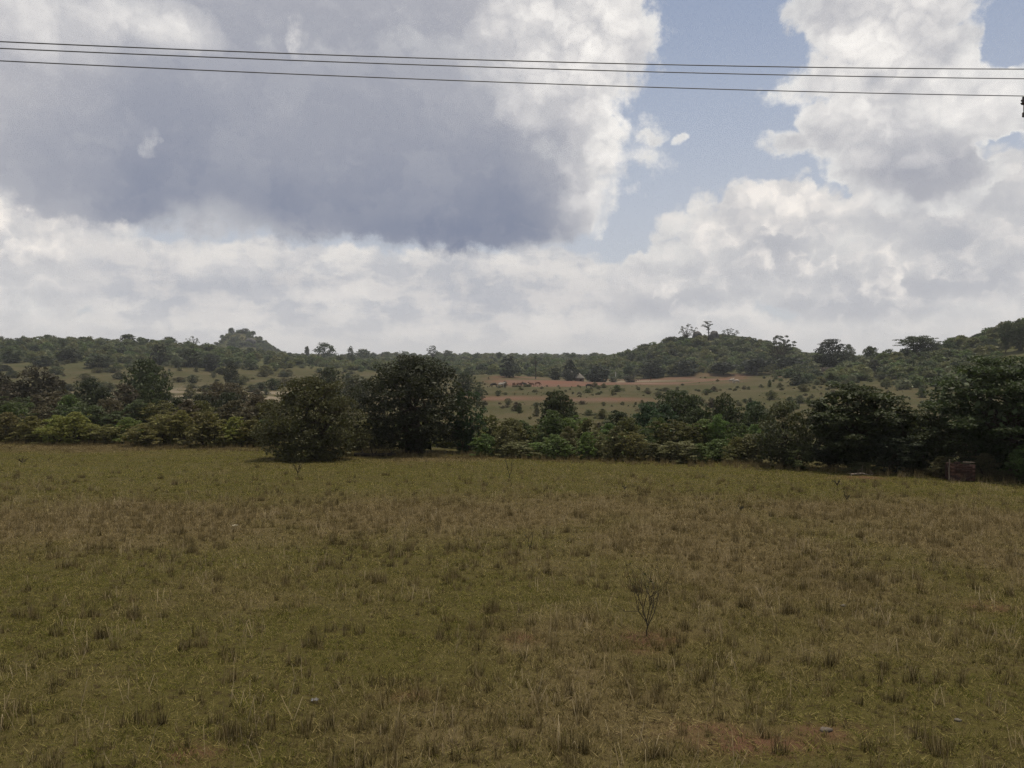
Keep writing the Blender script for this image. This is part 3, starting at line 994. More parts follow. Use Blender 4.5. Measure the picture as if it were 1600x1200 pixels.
# ------------------------------------------------------------------ single trees in the valley and on the slopes
LONE = [
    # proto, px, depth, top, width px, colour, label
    ('mid0', 228, 98, 562, 96, DEEP, 'large dark spreading tree rising out of the thicket on the left'),
    ('mid3', 60, 92, 572, 110, (0.052, 0.046, 0.028), 'wide brown-black tree in the thicket near the left edge'),
    ('mid0', -10, 90, 578, 90, (0.050, 0.046, 0.028), 'brown-black tree cut by the left edge of the picture'),
    ('mid2', 140, 84, 592, 70, DARK, 'black-green tree between the two wide trees of the left thicket'),
    ('mid1', 350, 110, 598, 84, BROWN, 'brownish bushy tree left of the broad olive tree'),
    ('mid0', 515, 150, 574, 62, DEEP, 'dark tree seen above the right shoulder of the broad olive tree'),
    ('mid3', 560, 135, 586, 66, (0.062, 0.066, 0.034), 'grey-green tree behind the gap between the two big trees'),
    ('mid0', 726, 190, 582, 47, DEEP, 'round dark tree with a clear trunk right of the tall black tree'),
    ('bush0', 748, 170, 601, 24, (0.06, 0.07, 0.034), 'small grey-green tree beside the round dark tree'),
    ('mid2', 361, 230, 565, 28, DARK, 'lone black round tree on the pale slope at the left'),
    ('far2', 891, 318, 562, 30, (0.020, 0.025, 0.016), 'black-green tree behind the thatched hut'),
    ('far0', 868, 322, 574, 26, DARK, 'low dark tree left of the thatched hut'),
    ('far1', 888, 312, 577, 22, (0.042, 0.044, 0.034), 'small dark round bush touching the thatched hut'),
    ('far2', 936, 320, 569, 52, (0.020, 0.025, 0.016), 'broad black-green tree right of the thatched hut'),
    ('far0', 985, 312, 586, 28, (0.06, 0.058, 0.04), 'grey-brown bush beside the pale post'),
    ('far0', 958, 310, 588, 20, GREY, 'pale grey bush at the foot of the pale post'),
    ('far2', 1018, 345, 563, 54, (0.020, 0.025, 0.016), 'leftmost dark tree at the foot of the bouldery hill'),
    ('far0', 1072, 345, 562, 48, (0.020, 0.025, 0.016), 'second dark tree at the foot of the bouldery hill'),
    ('far3', 1130, 342, 566, 52, (0.020, 0.025, 0.016), 'dark spreading tree at the foot of the bouldery hill with bare earth below'),
    ('far3', 1182, 340, 560, 66, (0.020, 0.025, 0.016), 'wide dark tree with a thick trunk at the right foot of the bouldery hill'),
    ('far3', 1232, 335, 558, 60, (0.020, 0.025, 0.016), 'dark tree between the wide tree and the black-green dome-shaped tree'),
    ('mid2', 1297, 292, 530, 66, (0.018, 0.023, 0.014), 'tall black-green dome-shaped tree on the skyline right of the open tree'),
    ('far1', 1271, 296, 577, 17, BROWN, 'small brown dome-shaped bush left of the pale roof'),
    ('airy', 1219, 346, 524, 46, DEEP, 'open rounded tree with see-through crown on the skyline'),
    ('mid0', 1326, 330, 538, 26, GREY, 'thin grey tree behind the tall black-green dome'),
    ('far3', 1360, 300, 541, 28, DEEP, 'small umbrella tree on the skyline at the start of the right ridge'),
    ('far0', 1388, 290, 545, 26, DEEP, 'rounded tree on the skyline next to the small umbrella tree'),
    ('mid1', 1432, 262, 525, 66, DEEP, 'wide dark skyline tree with a branch sticking out to the left'),
    ('mid1', 1571, 222, 504, 30, DEEP, 'left of the two small flat-topped trees on top of the right ridge'),
    ('mid3', 1594, 220, 502, 34, DEEP, 'right of the two small flat-topped trees on top of the right ridge'),
    ('airy2', 1074, 428, 506, 30, GREY, 'see-through grey tree left of the boulders on the hill top'),
    ('palmlike', 1107, 432, 502, 26, DEEP, 'flat-topped tree on a bare trunk between the boulders on the hill top'),
    ('airy2', 1140, 428, 513, 34, DEEP, 'drooping open tree right of the boulders on the hill top'),
    ('far3', 1168, 426, 531, 20, DEEP, 'flat dark tree on the right shoulder of the bouldery hill'),
    ('far3', 1046, 428, 526, 20, DEEP, 'flat dark tree on the left shoulder of the bouldery hill'),
    ('far0', 1008, 425, 537, 24, DEEP, 'dark tree low on the left shoulder of the bouldery hill'),
    ('airy2', 302, 455, 525, 22, GREY, 'thin leafless-looking tree on the skyline left of the blue rocky hill'),
    ('far1', 363, 790, 527, 14, DEEP, 'dark pointed tree on the face of the blue rocky hill'),
    ('far3', 362, 850, 512, 13, DEEP, 'flat tree on the very top of the blue rocky hill'),
    ('far3', 348, 850, 523, 10, DEEP, 'flat tree on the left shoulder of the blue rocky hill'),
    ('far0', 384, 850, 513, 16, DEEP, 'rounded tree on the right of the blue rocky hill top'),
    ('far3', 396, 850, 517, 11, DEEP, 'small tree on the right shoulder of the blue rocky hill'),
    ('far0', 508, 640, 535, 38, DEEP, 'dome-shaped tree on the skyline right of the blue rocky hill'),
    ('far3', 480, 640, 541, 10, DEEP, 'tiny round tree left of the skyline dome-shaped tree'),
    ('far2', 548, 640, 541, 14, DEEP, 'narrow dark tree on the skyline above the broad olive tree'),
    ('far0', 568, 640, 545, 30, DEEP, 'low wide tree on the skyline above the broad olive tree'),
    ('airy2', 626, 650, 548, 22, DEEP, 'ragged tree on the skyline above the tall black tree'),
    ('airy', 676, 640, 540, 20, DEEP, 'tall ragged tree on the skyline right of the tall black tree'),
    ('far0', 700, 640, 547, 22, DEEP, 'rounded tree on the skyline beside the tall ragged one'),
    ('far3', 742, 640, 553, 16, DEEP, 'small tree on the skyline above the round dark tree'),
    ('far3', 780, 640, 550, 12, DEEP, 'thin tree on the skyline in the middle of the picture'),
    ('far2', 795, 330, 556, 40, (0.034, 0.040, 0.030), 'dark bushy tree behind the grazing cattle'),
    ('palmlike', 837, 325, 556, 18, DEEP, 'slim tree with a tall bare trunk behind the grazing cattle'),
    ('far2', 895, 600, 551, 24, DEEP, 'dark tree on the low skyline left of the bouldery hill'),
    ('far0', 20, 330, 543, 46, DEEP, 'leftmost dark round tree on the slope of the left ridge'),
    ('far0', 66, 315, 555, 42, DARK, 'black round tree low on the slope of the left ridge'),
    ('far3', 108, 335, 545, 44, DARK, 'dark tree half way up the slope of the left ridge'),
    ('far0', 155, 315, 555, 50, DARK, 'wide black tree at the foot of the left ridge'),
    ('far3', 200, 440, 522, 30, DEEP, 'flat-topped tree on the crest of the left ridge'),
    ('far2', 250, 335, 537, 38, DARK, 'tall dark tree on the right part of the left ridge'),
    ('far0', 297, 330, 545, 36, DARK, 'dark round tree at the right end of the left ridge'),
    ('far0', 331, 320, 553, 36, (0.034, 0.038, 0.030), 'dark low tree between the left ridge and the pale slope'),
    ('far1', 277, 322, 556, 24, GREY, 'grey-green bush among the dark trees of the left ridge'),
    ('far3', 88, 450, 527, 34, DEEP, 'tree on the crest of the left ridge near the left edge'),
    ('far3', 130, 450, 526, 22, DEEP, 'small tree on the crest in the middle of the left ridge'),
    ('far0', 265, 450, 526, 26, DEEP, 'rounded tree on the crest at the right of the left ridge'),
    ('far0', 1385, 215, 585, 46, DARK, 'dark bush at the foot of the right ridge'),
    ('far1', 1368, 240, 562, 26, (0.042, 0.046, 0.032), 'dark upright tree on the lower slope of the right ridge'),
]
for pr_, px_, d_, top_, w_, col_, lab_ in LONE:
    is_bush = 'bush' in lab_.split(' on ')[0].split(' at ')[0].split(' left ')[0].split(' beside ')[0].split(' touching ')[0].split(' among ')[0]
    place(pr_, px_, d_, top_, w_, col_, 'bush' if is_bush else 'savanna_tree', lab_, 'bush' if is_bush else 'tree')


def scatter(n, name, label, group, pxr, dr, hr, wr, cols, protos, cat='bush', avoid=None):
    k = 0
    made = []
    while k < n:
        px, d = rng.uniform(*pxr), rng.uniform(*dr)
        x = (px - 800) / FPX * d
        if avoid is not None and avoid(x, d):
            continue
        z = gz(x, d)
        h = rng.uniform(*hr)
        # top pixel that gives this height
        v = (z + h - EYE) / d
        top = 600 - FPX * math.tan(math.atan(v) + PITCH)
        c = np.array(cols[rng.integers(len(cols))]) * rng.uniform(0.85, 1.15)
        made.append(place(protos[rng.integers(len(protos))], px, d, top, rng.uniform(*wr) * FPX / d, tuple(c), name, label, cat, group))
        k += 1
    number_from_left(made, label)


def on_red(x, d):
    return float(red_soil(np.array([x]), np.array([d]))[0]) > 0.25


FARB = ['bush0', 'bush1', 'bush3', 'bush5']
scatter(95, 'pale_shrub', 'pale green shrub on the open left slope', 'pale shrubs on the left slope', (-10, 560), (150, 345), (0.9, 2.6), (2.0, 6.0),
        [PALE, GREY, (0.11, 0.115, 0.05), OLIVE], FARB)
scatter(44, 'dark_shrub', 'dark rounded shrub on the open left slope', 'dark shrubs on the left slope', (-10, 560), (120, 345), (1.4, 3.4), (2.5, 6.5), [DEEP, BROWN, DARK, (0.05, 0.06, 0.03)], FARB)
scatter(52, 'valley_shrub', 'low green shrub on valley grass before red earth', 'shrubs on the valley grass', (760, 1200), (72, 250), (0.5, 2.0), (1.0, 4.0),
        [OLIVE, GREEN, (0.085, 0.088, 0.04), BROWN], FARB, avoid=on_red)
scatter(26, 'slope_shrub', 'olive shrub on grass below the right ridge', 'shrubs below the right ridge', (1180, 1450), (90, 260), (0.8, 2.2), (1.5, 4.0),
        [OLIVE, (0.09, 0.09, 0.045), GREEN, GREY], FARB, avoid=on_red)


# ------------------------------------------------------------------ masses nobody could count: instanced over points
def instancer(name, pts, rotz, scl, idx, protos, label, cat, tilt=None, extra=None):
    col = bpy.data.collections.new(name + '_kinds')
    for p in protos:
        col.objects.link(p)
    n = len(pts)
    me = bpy.data.meshes.new(name)
    me.vertices.add(n)
    me.vertices.foreach_set('co', np.asarray(pts, np.float32).ravel())
    a = me.attributes.new('rot', 'FLOAT_VECTOR', 'POINT')
    R_ = np.zeros((n, 3), np.float32)
    R_[:, 2] = rotz
    if tilt is not None:
        R_[:, :2] = tilt
    a.data.foreach_set('vector', R_.ravel())
    a = me.attributes.new('scl', 'FLOAT_VECTOR', 'POINT')
    a.data.foreach_set('vector', np.asarray(scl, np.float32).ravel())
    a = me.attributes.new('kind_index', 'INT', 'POINT')
    a.data.foreach_set('value', np.asarray(idx, np.int32))
    for nm_, vals_ in (extra or {}).items():
        a = me.attributes.new(nm_, 'FLOAT', 'POINT')
        a.data.foreach_set('value', np.asarray(vals_, np.float32))
    o = link_obj(name, me)
    ng = bpy.data.node_groups.new(name, 'GeometryNodeTree')
    ng.interface.new_socket('Geometry', in_out='INPUT', socket_type='NodeSocketGeometry')
    ng.interface.new_socket('Geometry', in_out='OUTPUT', socket_type='NodeSocketGeometry')
    N, L = ng.nodes.new, ng.links.new
    gi, go = N('NodeGroupInput'), N('NodeGroupOutput')
    ci = N('GeometryNodeCollectionInfo')
    ci.inputs['Collection'].default_value = col
    ci.inputs['Separate Children'].default_value = True
    ci.inputs['Reset Children'].default_value = True
    iop = N('GeometryNodeInstanceOnPoints')
    iop.inputs['Pick Instance'].default_value = True

    def named(t, nm):
        x = N('GeometryNodeInputNamedAttribute')
        x.data_type = t
        x.inputs['Name'].default_value = nm
        return x.outputs[0]
    L(gi.outputs[0], iop.inputs['Points'])
    L(ci.outputs[0], iop.inputs['Instance'])
    L(named('INT', 'kind_index'), iop.inputs['Instance Index'])
    e2r = N('FunctionNodeEulerToRotation')
    L(named('FLOAT_VECTOR', 'rot'), e2r.inputs[0])
    L(e2r.outputs[0], iop.inputs['Rotation'])
    L(named('FLOAT_VECTOR', 'scl'), iop.inputs['Scale'])
    L(iop.outputs[0], go.inputs[0])
    md = o.modifiers.new('instances', 'NODES')
    md.node_group = ng
    tag(o, label, cat, kind='stuff')
    return o


def kind_objects(prefix, specs):
    """loose objects (not in the scene) that an instancer draws; names sort in list order"""
    r_ = []
    for i, me in enumerate(specs):
        ob = bpy.data.objects.new('%s_%02d' % (prefix, i), me)
        r_.append(ob)
    return r_


def hill_woods():
    tints = [(0.05, 0.068, 0.03), (0.090, 0.118, 0.042), (0.125, 0.128, 0.050), (0.080, 0.098, 0.042), (0.106, 0.116, 0.050), (0.036, 0.046, 0.026), (0.13, 0.14, 0.075)]
    mats = [foliage_material('hill_leaves', fixed=t) for t in tints]
    specs = []
    for i in range(14):
        me = P[('far0', 'far1', 'far2', 'far3', 'mid0', 'far2', 'mid3', 'far0')[i % 8]].crown.copy()
        me.materials[0] = mats[i % len(tints)]
        specs.append(me)
    pts = []
    TOT = 21000
    # polar sampling so that far ground is not over-filled
    while len(pts) < TOT:
        m = 8000
        px = rng.uniform(-80, 1680, m)
        d = np.exp(rng.uniform(math.log(165), math.log(1150), m))
        x = (px - 800) / FPX * d
        z = ground_z(x, d)
        n = fbm(x / 30, d / 30, 77, 3)
        keep = rng.uniform(size=m) < wood_mask(x, d) * np.clip(0.85 + 0.5 * n, 0.25, 1)
        pts += list(zip(x[keep], d[keep], z[keep]))
    pts = pts[:TOT]
    for hx, hy, a, sx, sy, m in ((112, 428, 19, 40, 46, 1500), (-296, 840, 33, 33, 40, 1100), (176, 225, 14, 52, 42, 900)):
        x, d = hx + rng.uniform(-2, 2, m) * sx, hy + rng.uniform(-1.9, 0.8, m) * sy
        keep = rng.uniform(size=m) < wood_mask(x, d)
        pts += list(zip(x[keep], d[keep], ground_z(x[keep], d[keep])))
    pts = np.array(pts)
    # a little room round and before the single trees and huts
    clear = np.zeros(len(pts), bool)
    ppx = pts[:, 0] / pts[:, 1] * FPX + 800
    for _, px_, d_, top_, w_, _, _ in LONE:
        if 180 < d_ < 350:
            clear |= (np.abs(ppx - px_) < w_ * 0.45) & (pts[:, 1] > d_ - 0.07 * d_) & (pts[:, 1] < d_ + 4)
    for px_, d_, w_ in ((905, 318, 14), (1293, 285, 20)):
        clear |= (np.abs(ppx - px_) < w_) & (pts[:, 1] > d_ - 40) & (pts[:, 1] < d_ + 5)
    clear |= (np.abs(ppx - 1103) < 24) & (pts[:, 1] > 414) & (pts[:, 1] < 436)
    pts = pts[~clear]
    n = len(pts)
    s = (0.28 + 0.95 * rng.uniform(0, 1, n) ** 1.8) * np.clip(0.8 + pts[:, 1] / 2600, 0.7, 1.2)
    near = np.clip((300 - pts[:, 1]) / 150, 0, 1)
    s = s * (1 - 0.35 * near)
    scl = np.stack([s * rng.uniform(0.8, 1.3, n), s * rng.uniform(0.8, 1.3, n), s * rng.uniform(0.6, 0.95, n)], 1)
    pts[:, 2] -= 0.3
    instancer('hillside_woodland', pts, rng.uniform(0, 6.28, n), scl, rng.integers(0, 14, n), kind_objects('hill_tree', specs),
              'dense green bushland covering the hills and ridges behind the valley', 'woodland')


hill_woods()


def valley_scrub():
    tints = [(0.075, 0.080, 0.032), (0.10, 0.098, 0.045), (0.055, 0.066, 0.028), (0.085, 0.070, 0.040)]
    mats = [foliage_material('scrub_leaves', fixed=t) for t in tints]
    specs = []
    for i in range(4):
        me = P['far%d' % (0, 2, 1, 2)[i]].crown.copy()
        me.materials[0] = mats[i]
        specs.append(me)
    m = 9000
    px = rng.uniform(-60, 1660, m)
    d = np.exp(rng.uniform(math.log(66), math.log(345), m))
    x = (px - 800) / FPX * d
    n = fbm(x / 14, d / 14, 91, 3)
    keep = (rng.uniform(size=m) < np.clip(0.24 + 0.6 * n, 0.02, 1)) & (red_soil(x, d) < 0.3) & (pale_soil(x, d) < 0.4) & (d > field_edge(x) + 12)
    x, d = x[keep], d[keep]
    n = len(x)
    s = 0.04 + 0.20 * rng.uniform(0, 1, n) ** 2.6
    scl = np.stack([s * rng.uniform(0.9, 1.9, n), s * rng.uniform(0.9, 1.6, n), s * rng.uniform(0.6, 1.0, n)], 1)
    instancer('valley_undergrowth', np.stack([x, d, ground_z(x, d) - 0.03], 1), rng.uniform(0, 6.28, n), scl, rng.integers(0, 4, n), kind_objects('scrub_kind', specs),
              'low scrub and weeds dotted over the valley floor beyond the thicket', 'undergrowth')


valley_scrub()

# ------------------------------------------------------------------ grass of the field
def grass_material(name, cols, patch=0.3, drymul=0.0, cols_dry=None):
    """blade colours picked blade by blade; 'dryness' of the spot shifts them from green to straw"""
    m, nt = material(name)
    pos, g = geo_pos(nt)
    v = S(nt, g.outputs['Random Per Island'])
    big = fac(nt, pos, 0.7, 4, 0.6)
    v = (v + (big - 0.5) * patch).clamp()

    def ramp(cs):
        cr = nt.nodes.new('ShaderNodeValToRGB')
        nt.links.new(v.k, cr.inputs[0])
        el = cr.color_ramp.elements
        while len(el) < len(cs):
            el.new(0.5)
        acc, tot = 0, sum(w for _, w in cs)
        for e, (c, w) in zip(el, cs):
            e.position = min(1.0, (acc + w / 2) / tot)
            e.color = (*c, 1)
            acc += w
        return cr.outputs[0]
    col = ramp(cols)
    if cols_dry:
        at_ = nt.nodes.new('ShaderNodeAttribute')
        at_.attribute_type = 'INSTANCER'
        at_.attribute_name = 'dry'
        dr = S(nt, at_.outputs['Fac'])
        col = mixcol(nt, (dr + (big - 0.5) * 0.9).clamp(), col, ramp(cols_dry))
    d = nt.nodes.new('ShaderNodeBsdfDiffuse')
    t = nt.nodes.new('ShaderNodeBsdfTranslucent')
    nt.links.new(col, d.inputs[0])
    nt.links.new(col, t.inputs[0])
    mx = nt.nodes.new('ShaderNodeMixShader')
    mx.inputs[0].default_value = 0.42
    nt.links.new(d.outputs[0], mx.inputs[1])
    nt.links.new(t.outputs[0], mx.inputs[2])
    o = nt.nodes.new('ShaderNodeOutputMaterial')
    nt.links.new(mx.outputs[0], o.inputs[0])
    return m


GREENS = [((0.030, 0.032, 0.008), 1.8), ((0.106, 0.112, 0.024), 3.6), ((0.172, 0.163, 0.042), 3.2), ((0.35, 0.285, 0.12), 2.0)]
STRAWS = [((0.038, 0.028, 0.012), 1.8), ((0.130, 0.100, 0.043), 3), ((0.222, 0.172, 0.080), 3.2), ((0.39, 0.315, 0.17), 2.0)]
G_TURF = grass_material('turf', GREENS, cols_dry=STRAWS)
G_TUFT = grass_material('dark_tuft_grass', [((0.022, 0.018, 0.008), 2.4), ((0.058, 0.048, 0.020), 3), ((0.16, 0.126, 0.055), 2.8), ((0.33, 0.265, 0.145), 2.0)])
G_DRY = grass_material('dry_tuft_grass', STRAWS)
G_STRAW = grass_material('straw_stalks', [((0.16, 0.12, 0.065), 2), ((0.30, 0.24, 0.145), 3), ((0.42, 0.35, 0.23), 1.5)])


def blades(n, rad, h, w, lean, r, seg=1, clump=1.0, droop=0.0):
    """n blades in a disc; a blade is one narrow triangle, or a bent strip for long stalks"""
    a = r.uniform(0, 2 * math.pi, n)
    q = r.uniform(0, 1, n) ** (0.5 * clump) * rad
    b = np.stack([q * np.cos(a), q * np.sin(a), np.full(n, -0.01)], 1)
    H = h * r.uniform(0.45, 1.25, n)
    dirn = r.uniform(0, 2 * math.pi, n)
    ln = lean * r.uniform(0.1, 1.4, n) * H
    tip = b + np.stack([ln * np.cos(dirn), ln * np.sin(dirn), H], 1)
    pa = r.uniform(0, 2 * math.pi, n)
    side = np.stack([np.cos(pa), np.sin(pa), np.zeros(n)], 1) * (w * r.uniform(0.6, 1.4, n))[:, None] * 0.5
    if seg == 1:
        v = np.stack([b - side, b + side, tip], 1).reshape(-1, 3)
        return v, np.arange(3 * n).reshape(n, 3), None
    mid = b * 0.45 + tip * 0.55 + np.stack([np.zeros(n), np.zeros(n), 0.18 * H], 1)
    tip = tip - np.stack([np.zeros(n), np.zeros(n), droop * H], 1)
    v = np.stack([b - side, b + side, mid + side * 0.75, mid - side * 0.75, tip], 1).reshape(-1, 3)
    i = np.arange(n)[:, None] * 5
    return v, np.hstack([i + 3, i + 2, i + 4]), np.hstack([i, i + 1, i + 2, i + 3])


def blade_mesh(name, parts, mats):
    mb = MB()
    midx = []
    for (v, t, q), k in parts:
        n0 = mb.n
        mb.v.append(v)
        mb.f3.append(t + n0)
        if q is not None:
            mb.f4.append(q + n0)
        mb.n += len(v)
    me = mb.mesh(name, mats)
    return me


def tile_blades(n, size, h, w, lean, r):
    v, t, _ = blades(n, 1.0, h, w, lean, r)
    v = v.reshape(n, 3, 3)
    b = v[:, :2].mean(1)
    nb = (r.uniform(-0.5, 0.5, (n, 2)) + r.uniform(-0.5, 0.5, (n, 2)) * 0.85) * size
    # blades gather in little bunches with gaps between
    k = vnoise(nb[:, 0] * 9 + r.uniform(0, 99), nb[:, 1] * 9, 3)
    v[:, :, :2] += (nb - b[:, :2])[:, None, :]
    k = k + 0.8 * vnoise(nb[:, 0] * 4 + r.uniform(0, 99), nb[:, 1] * 4, 7)
    v[:, 2, 2] *= np.clip(1 + 0.75 * k, 0.3, 2.4)
    keep = r.uniform(size=n) < np.clip(0.62 + 1.0 * k, 0.06, 1)
    v = v[keep]
    return v.reshape(-1, 3), np.arange(3 * len(v)).reshape(-1, 3), None


def grass():
    r = np.random.default_rng(5)
    kinds = []
    T = 0.8
    # 0-5 near turf, 6-11 middle, 12-17 far: square sods of leaning blades, laid edge to edge
    for n, h, w, ln in ((2700, 0.040, 0.0075, 1.9), (1250, 0.036, 0.011, 2.4), (620, 0.032, 0.020, 3.2)):
        for i in range(6):
            kinds.append(blade_mesh('turf', [(tile_blades(n, T, h, w, ln, r), 0), (tile_blades(n // 6, T, h * 0.8, w, 4.5, r), 0), (tile_blades(n // 14, T, h * 2.0, w * 0.8, 0.7, r), 0)], [G_TURF]))
    # 18-22 dark tufts, 23-27 dry tufts
    for m, k in ((G_TUFT, 5), (G_DRY, 5)):
        for i in range(k):
            kinds.append(blade_mesh('tuft', [(blades(26 + 8 * i, 0.030 + 0.014 * i, 0.20, 0.0055, 0.28, r, clump=0.9), 0), (blades(12, 0.07, 0.07, 0.007, 1.0, r), 0)], [m]))
    # 28-31 thin straw stalks, some bent over
    for i in range(4):
        kinds.append(blade_mesh('stalks', [(blades(2 + 2 * i, 0.08 + 0.05 * i, 0.36, 0.0055, 0.6, r, seg=2, droop=0.10 + 0.12 * i), 0)], [G_STRAW]))
    protos = kind_objects('grass_kind', kinds)

    def sample(n, d0, d1, power):
        q = r.uniform(0, 1, n)
        d = (d0 ** power + q * (d1 ** power - d0 ** power)) ** (1 / power)
        a = r.uniform(-0.70, 0.70, n)
        return d * a, d

    P_, R_, S_, I_, D_ = [], [], [], [], []

    def put(x, y, s, idx, hs=None, rot=None, dr=None):
        z = ground_z(x, y)
        P_.append(np.stack([x, y, z], 1))
        R_.append(r.uniform(0, 6.28, len(x)) if rot is None else rot)
        hs = s if hs is None else hs
        S_.append(np.stack([s, s, hs], 1))
        I_.append(idx)
        D_.append(np.zeros(len(x)) if dr is None else dr)

    gx, gy = np.meshgrid(np.arange(-48, 48, T), np.arange(4.6, 66, T))
    x, y = gx.ravel(), gy.ravel()
    k = (np.abs(x) < 0.72 * y + 0.8) & (y < field_edge(x) + 1.5)
    x, y = x[k], y[k]
    lod = np.where(y < 14.5, 0, np.where(y < 29, 6, 12))
    dr = dryness(x, y)
    hs = (0.7 + 0.7 * dr) * r.uniform(0.9, 1.1, len(x)) * np.where(bareness(x, y) > 0.5, 0.3, 1)
    put(x, y, np.ones(len(x)), lod + r.integers(0, 6, len(x)), hs, rot=r.integers(0, 4, len(x)) * (math.pi / 2), dr=np.clip(dr * 1.3 - 0.16, 0, 1))
    # tufts
    x, y = sample(36000, 5.2, 60, 1.4)
    k = (y < field_edge(x) - 0.3)
    x, y = x[k], y[k]
    dr = dryness(x, y)
    cl = fbm(x / 1.3, y / 1.3, 63, 3)
    far_green = np.clip((y - 25) / 9, 0, 1)
    keep = r.uniform(size=len(x)) < np.clip(0.24 + 0.5 * cl + 0.5 * dr, 0.08, 1) * (1 - 0.8 * far_green * (dr < 0.5))
    x, y, dr = x[keep], y[keep], dr[keep]
    idx = np.where(r.uniform(size=len(x)) < 0.48 + 0.8 * (dr - 0.35), r.integers(23, 28, len(x)), r.integers(18, 23, len(x)))
    s = 0.28 + 0.95 * r.uniform(0, 1, len(x)) ** 1.8
    put(x, y, s, idx, s * r.uniform(0.6, 1.2, len(x)) * (0.8 + 0.4 * dr))
    # a few clumps of taller tufts
    cx, cy = sample(170, 5.6, 34, 1.2)
    for a, b in zip(cx, cy):
        m = r.integers(2, 7)
        sp = r.uniform(0.04, 0.16)
        x, y = a + r.normal(0, sp, m), b + r.normal(0, sp * 0.7, m)
        s = r.uniform(0.7, 1.2, m)
        put(x, y, s, np.where(r.uniform(size=m) < 0.4, r.integers(23, 28, m), r.integers(18, 23, m)), s * r.uniform(0.8, 1.3, m))
    # loose straw
    x, y = sample(4200, 5.0, 38, 1.3)
    k = (y < field_edge(x) - 1) & (r.uniform(size=len(x)) < 0.25 + 0.75 * dryness(x, y))
    x, y = x[k], y[k]
    s = r.uniform(0.35, 1.1, len(x))
    put(x, y, s, r.integers(28, 32, len(x)))
    # rank dry grass along the foot of the thicket
    x, y = sample(22000, 20, 70, 1.6)
    e = field_edge(x)
    k = (y > e - 0.8) & (y < e + 2.5)
    x, y = x[k], y[k]
    s = r.uniform(0.8, 1.6, len(x))
    put(x, y, s, r.integers(23, 28, len(x)), s * r.uniform(0.8, 1.3, len(x)))
    pts, rz, sc, ix, dd = np.concatenate(P_), np.concatenate(R_), np.concatenate(S_), np.concatenate(I_), np.concatenate(D_)
    instancer('field_grass', pts, rz, sc, ix, protos, 'short olive grass with dry brown tufts covering the whole field', 'grass', extra={'dry': dd})


grass()


# ------------------------------------------------------------------ things in the field
def simple_mat(name, c1, c2, scale=20.0, rough=0.85, bump_d=0.01, spec=0.2):
    m, nt = material(name)
    tcn = nt.nodes.new('ShaderNodeTexCoord')
    n = fac(nt, tcn.outputs['Object'], scale, 4, 0.6)
    finish(nt, mixcol(nt, n.step(0.35, 0.65), c1, c2), rough, n.k, bump_d, spec)
    return m


TWIG = simple_mat('dark_twig', (0.045, 0.036, 0.026), (0.022, 0.018, 0.013), 30)


def twig_plant(px, py, h_px, spread, seed, name, label, cat, stems=5, depth=3, leaf=0, color=GREEN, r0=0.012):
    r = np.random.default_rng(seed)
    x, y = ground_at(px, py)
    H = h_px / FPX * y
    mb = MB()
    ends = []

    def grow(p, dirn, length, rad, lev):
        q = p + dirn * length * 0.5 + r.normal(0, 0.10, 3) * length
        e = p + dirn * length + r.normal(0, 0.06, 3) * length
        mb.tube([p, q, e], [rad, rad * 0.8, rad * 0.55], 5, cap=False)
        ends.append((q + e) / 2)
        ends.append(e)
        if lev <= 0:
            return
        for _ in range(r.integers(2, 4)):
            d2 = dirn + r.normal(0, 0.42, 3) * (1, 1, 0.6)
            d2[2] = abs(d2[2])
            d2 /= np.linalg.norm(d2)
            grow(q if r.uniform() < 0.45 else e, d2, length * r.uniform(0.55, 0.8), rad * 0.55, lev - 1)
    grow(np.array([0, 0, -0.03]), np.array([0.02, 0, 1.0]), H * 0.14, r0 * 1.5, 0)
    for i in range(stems):
        a = 2 * math.pi * i / stems + r.uniform(-0.4, 0.4)
        d0 = np.array([math.cos(a) * spread, math.sin(a) * spread, 1.0])
        d0 /= np.linalg.norm(d0)
        grow(np.array([0, 0, H * 0.10 + 0.02 * i * H]), d0, H * 0.42, r0, depth - 1)
    zz = np.concatenate(mb.v)[:, 2].max()
    e = link_obj(name, None)
    e.location = (x, y, gz(x, y))
    e.scale = (1, 1, H / zz)
    link_obj('stems', mb.mesh(name + '_stems', [TWIG], True), e)
    if leaf:
        c = np.array(ends)
        c = c[r.integers(0, len(c), leaf)] + r.normal(0, 0.02 * H, (leaf, 3))
        c[:, 2] = np.maximum(c[:, 2], 0.01)
        v, f = leaf_quads(c, np.full(leaf, 0.045 * max(H, 0.5)), 0.6, r)
        o = link_obj('leaves', mesh_np(name + '_leaves', v, f, [FOLIAGE]), e)
        o.color = (*color, 1)
    tag(e, label, cat)
    return e


twig_plant(1011, 994, 122, 0.42, 4, 'bare_sapling', 'bare dark many-stemmed sapling standing alone in the near grass', 'shrub', 6, 3, 26, (0.06, 0.065, 0.025), 0.007)
twig_plant(465, 742, 18, 0.7, 6, 'weed', 'small dark weed in the grass below the broad olive tree', 'weed', 5, 2, 120, DARK, 0.012)
twig_plant(796, 748, 30, 0.25, 7, 'weed', 'thin upright weed near the field edge right of the tall black tree', 'weed', 2, 2, 60, DEEP, 0.012)
twig_plant(828, 862, 32, 0.25, 8, 'weed', 'thin dark stalk in the middle of the field', 'weed', 2, 2, 8, DARK, 0.008)
twig_plant(1308, 761, 12, 1.1, 9, 'weed', 'round brown-green weed in front of the pale fallen sticks', 'weed', 7, 2, 260, (0.07, 0.06, 0.03), 0.012)
twig_plant(1323, 782, 10, 1.2, 10, 'weed', 'low spreading dark weed below the round brown-green weed', 'weed', 6, 2, 140, DARK, 0.01)
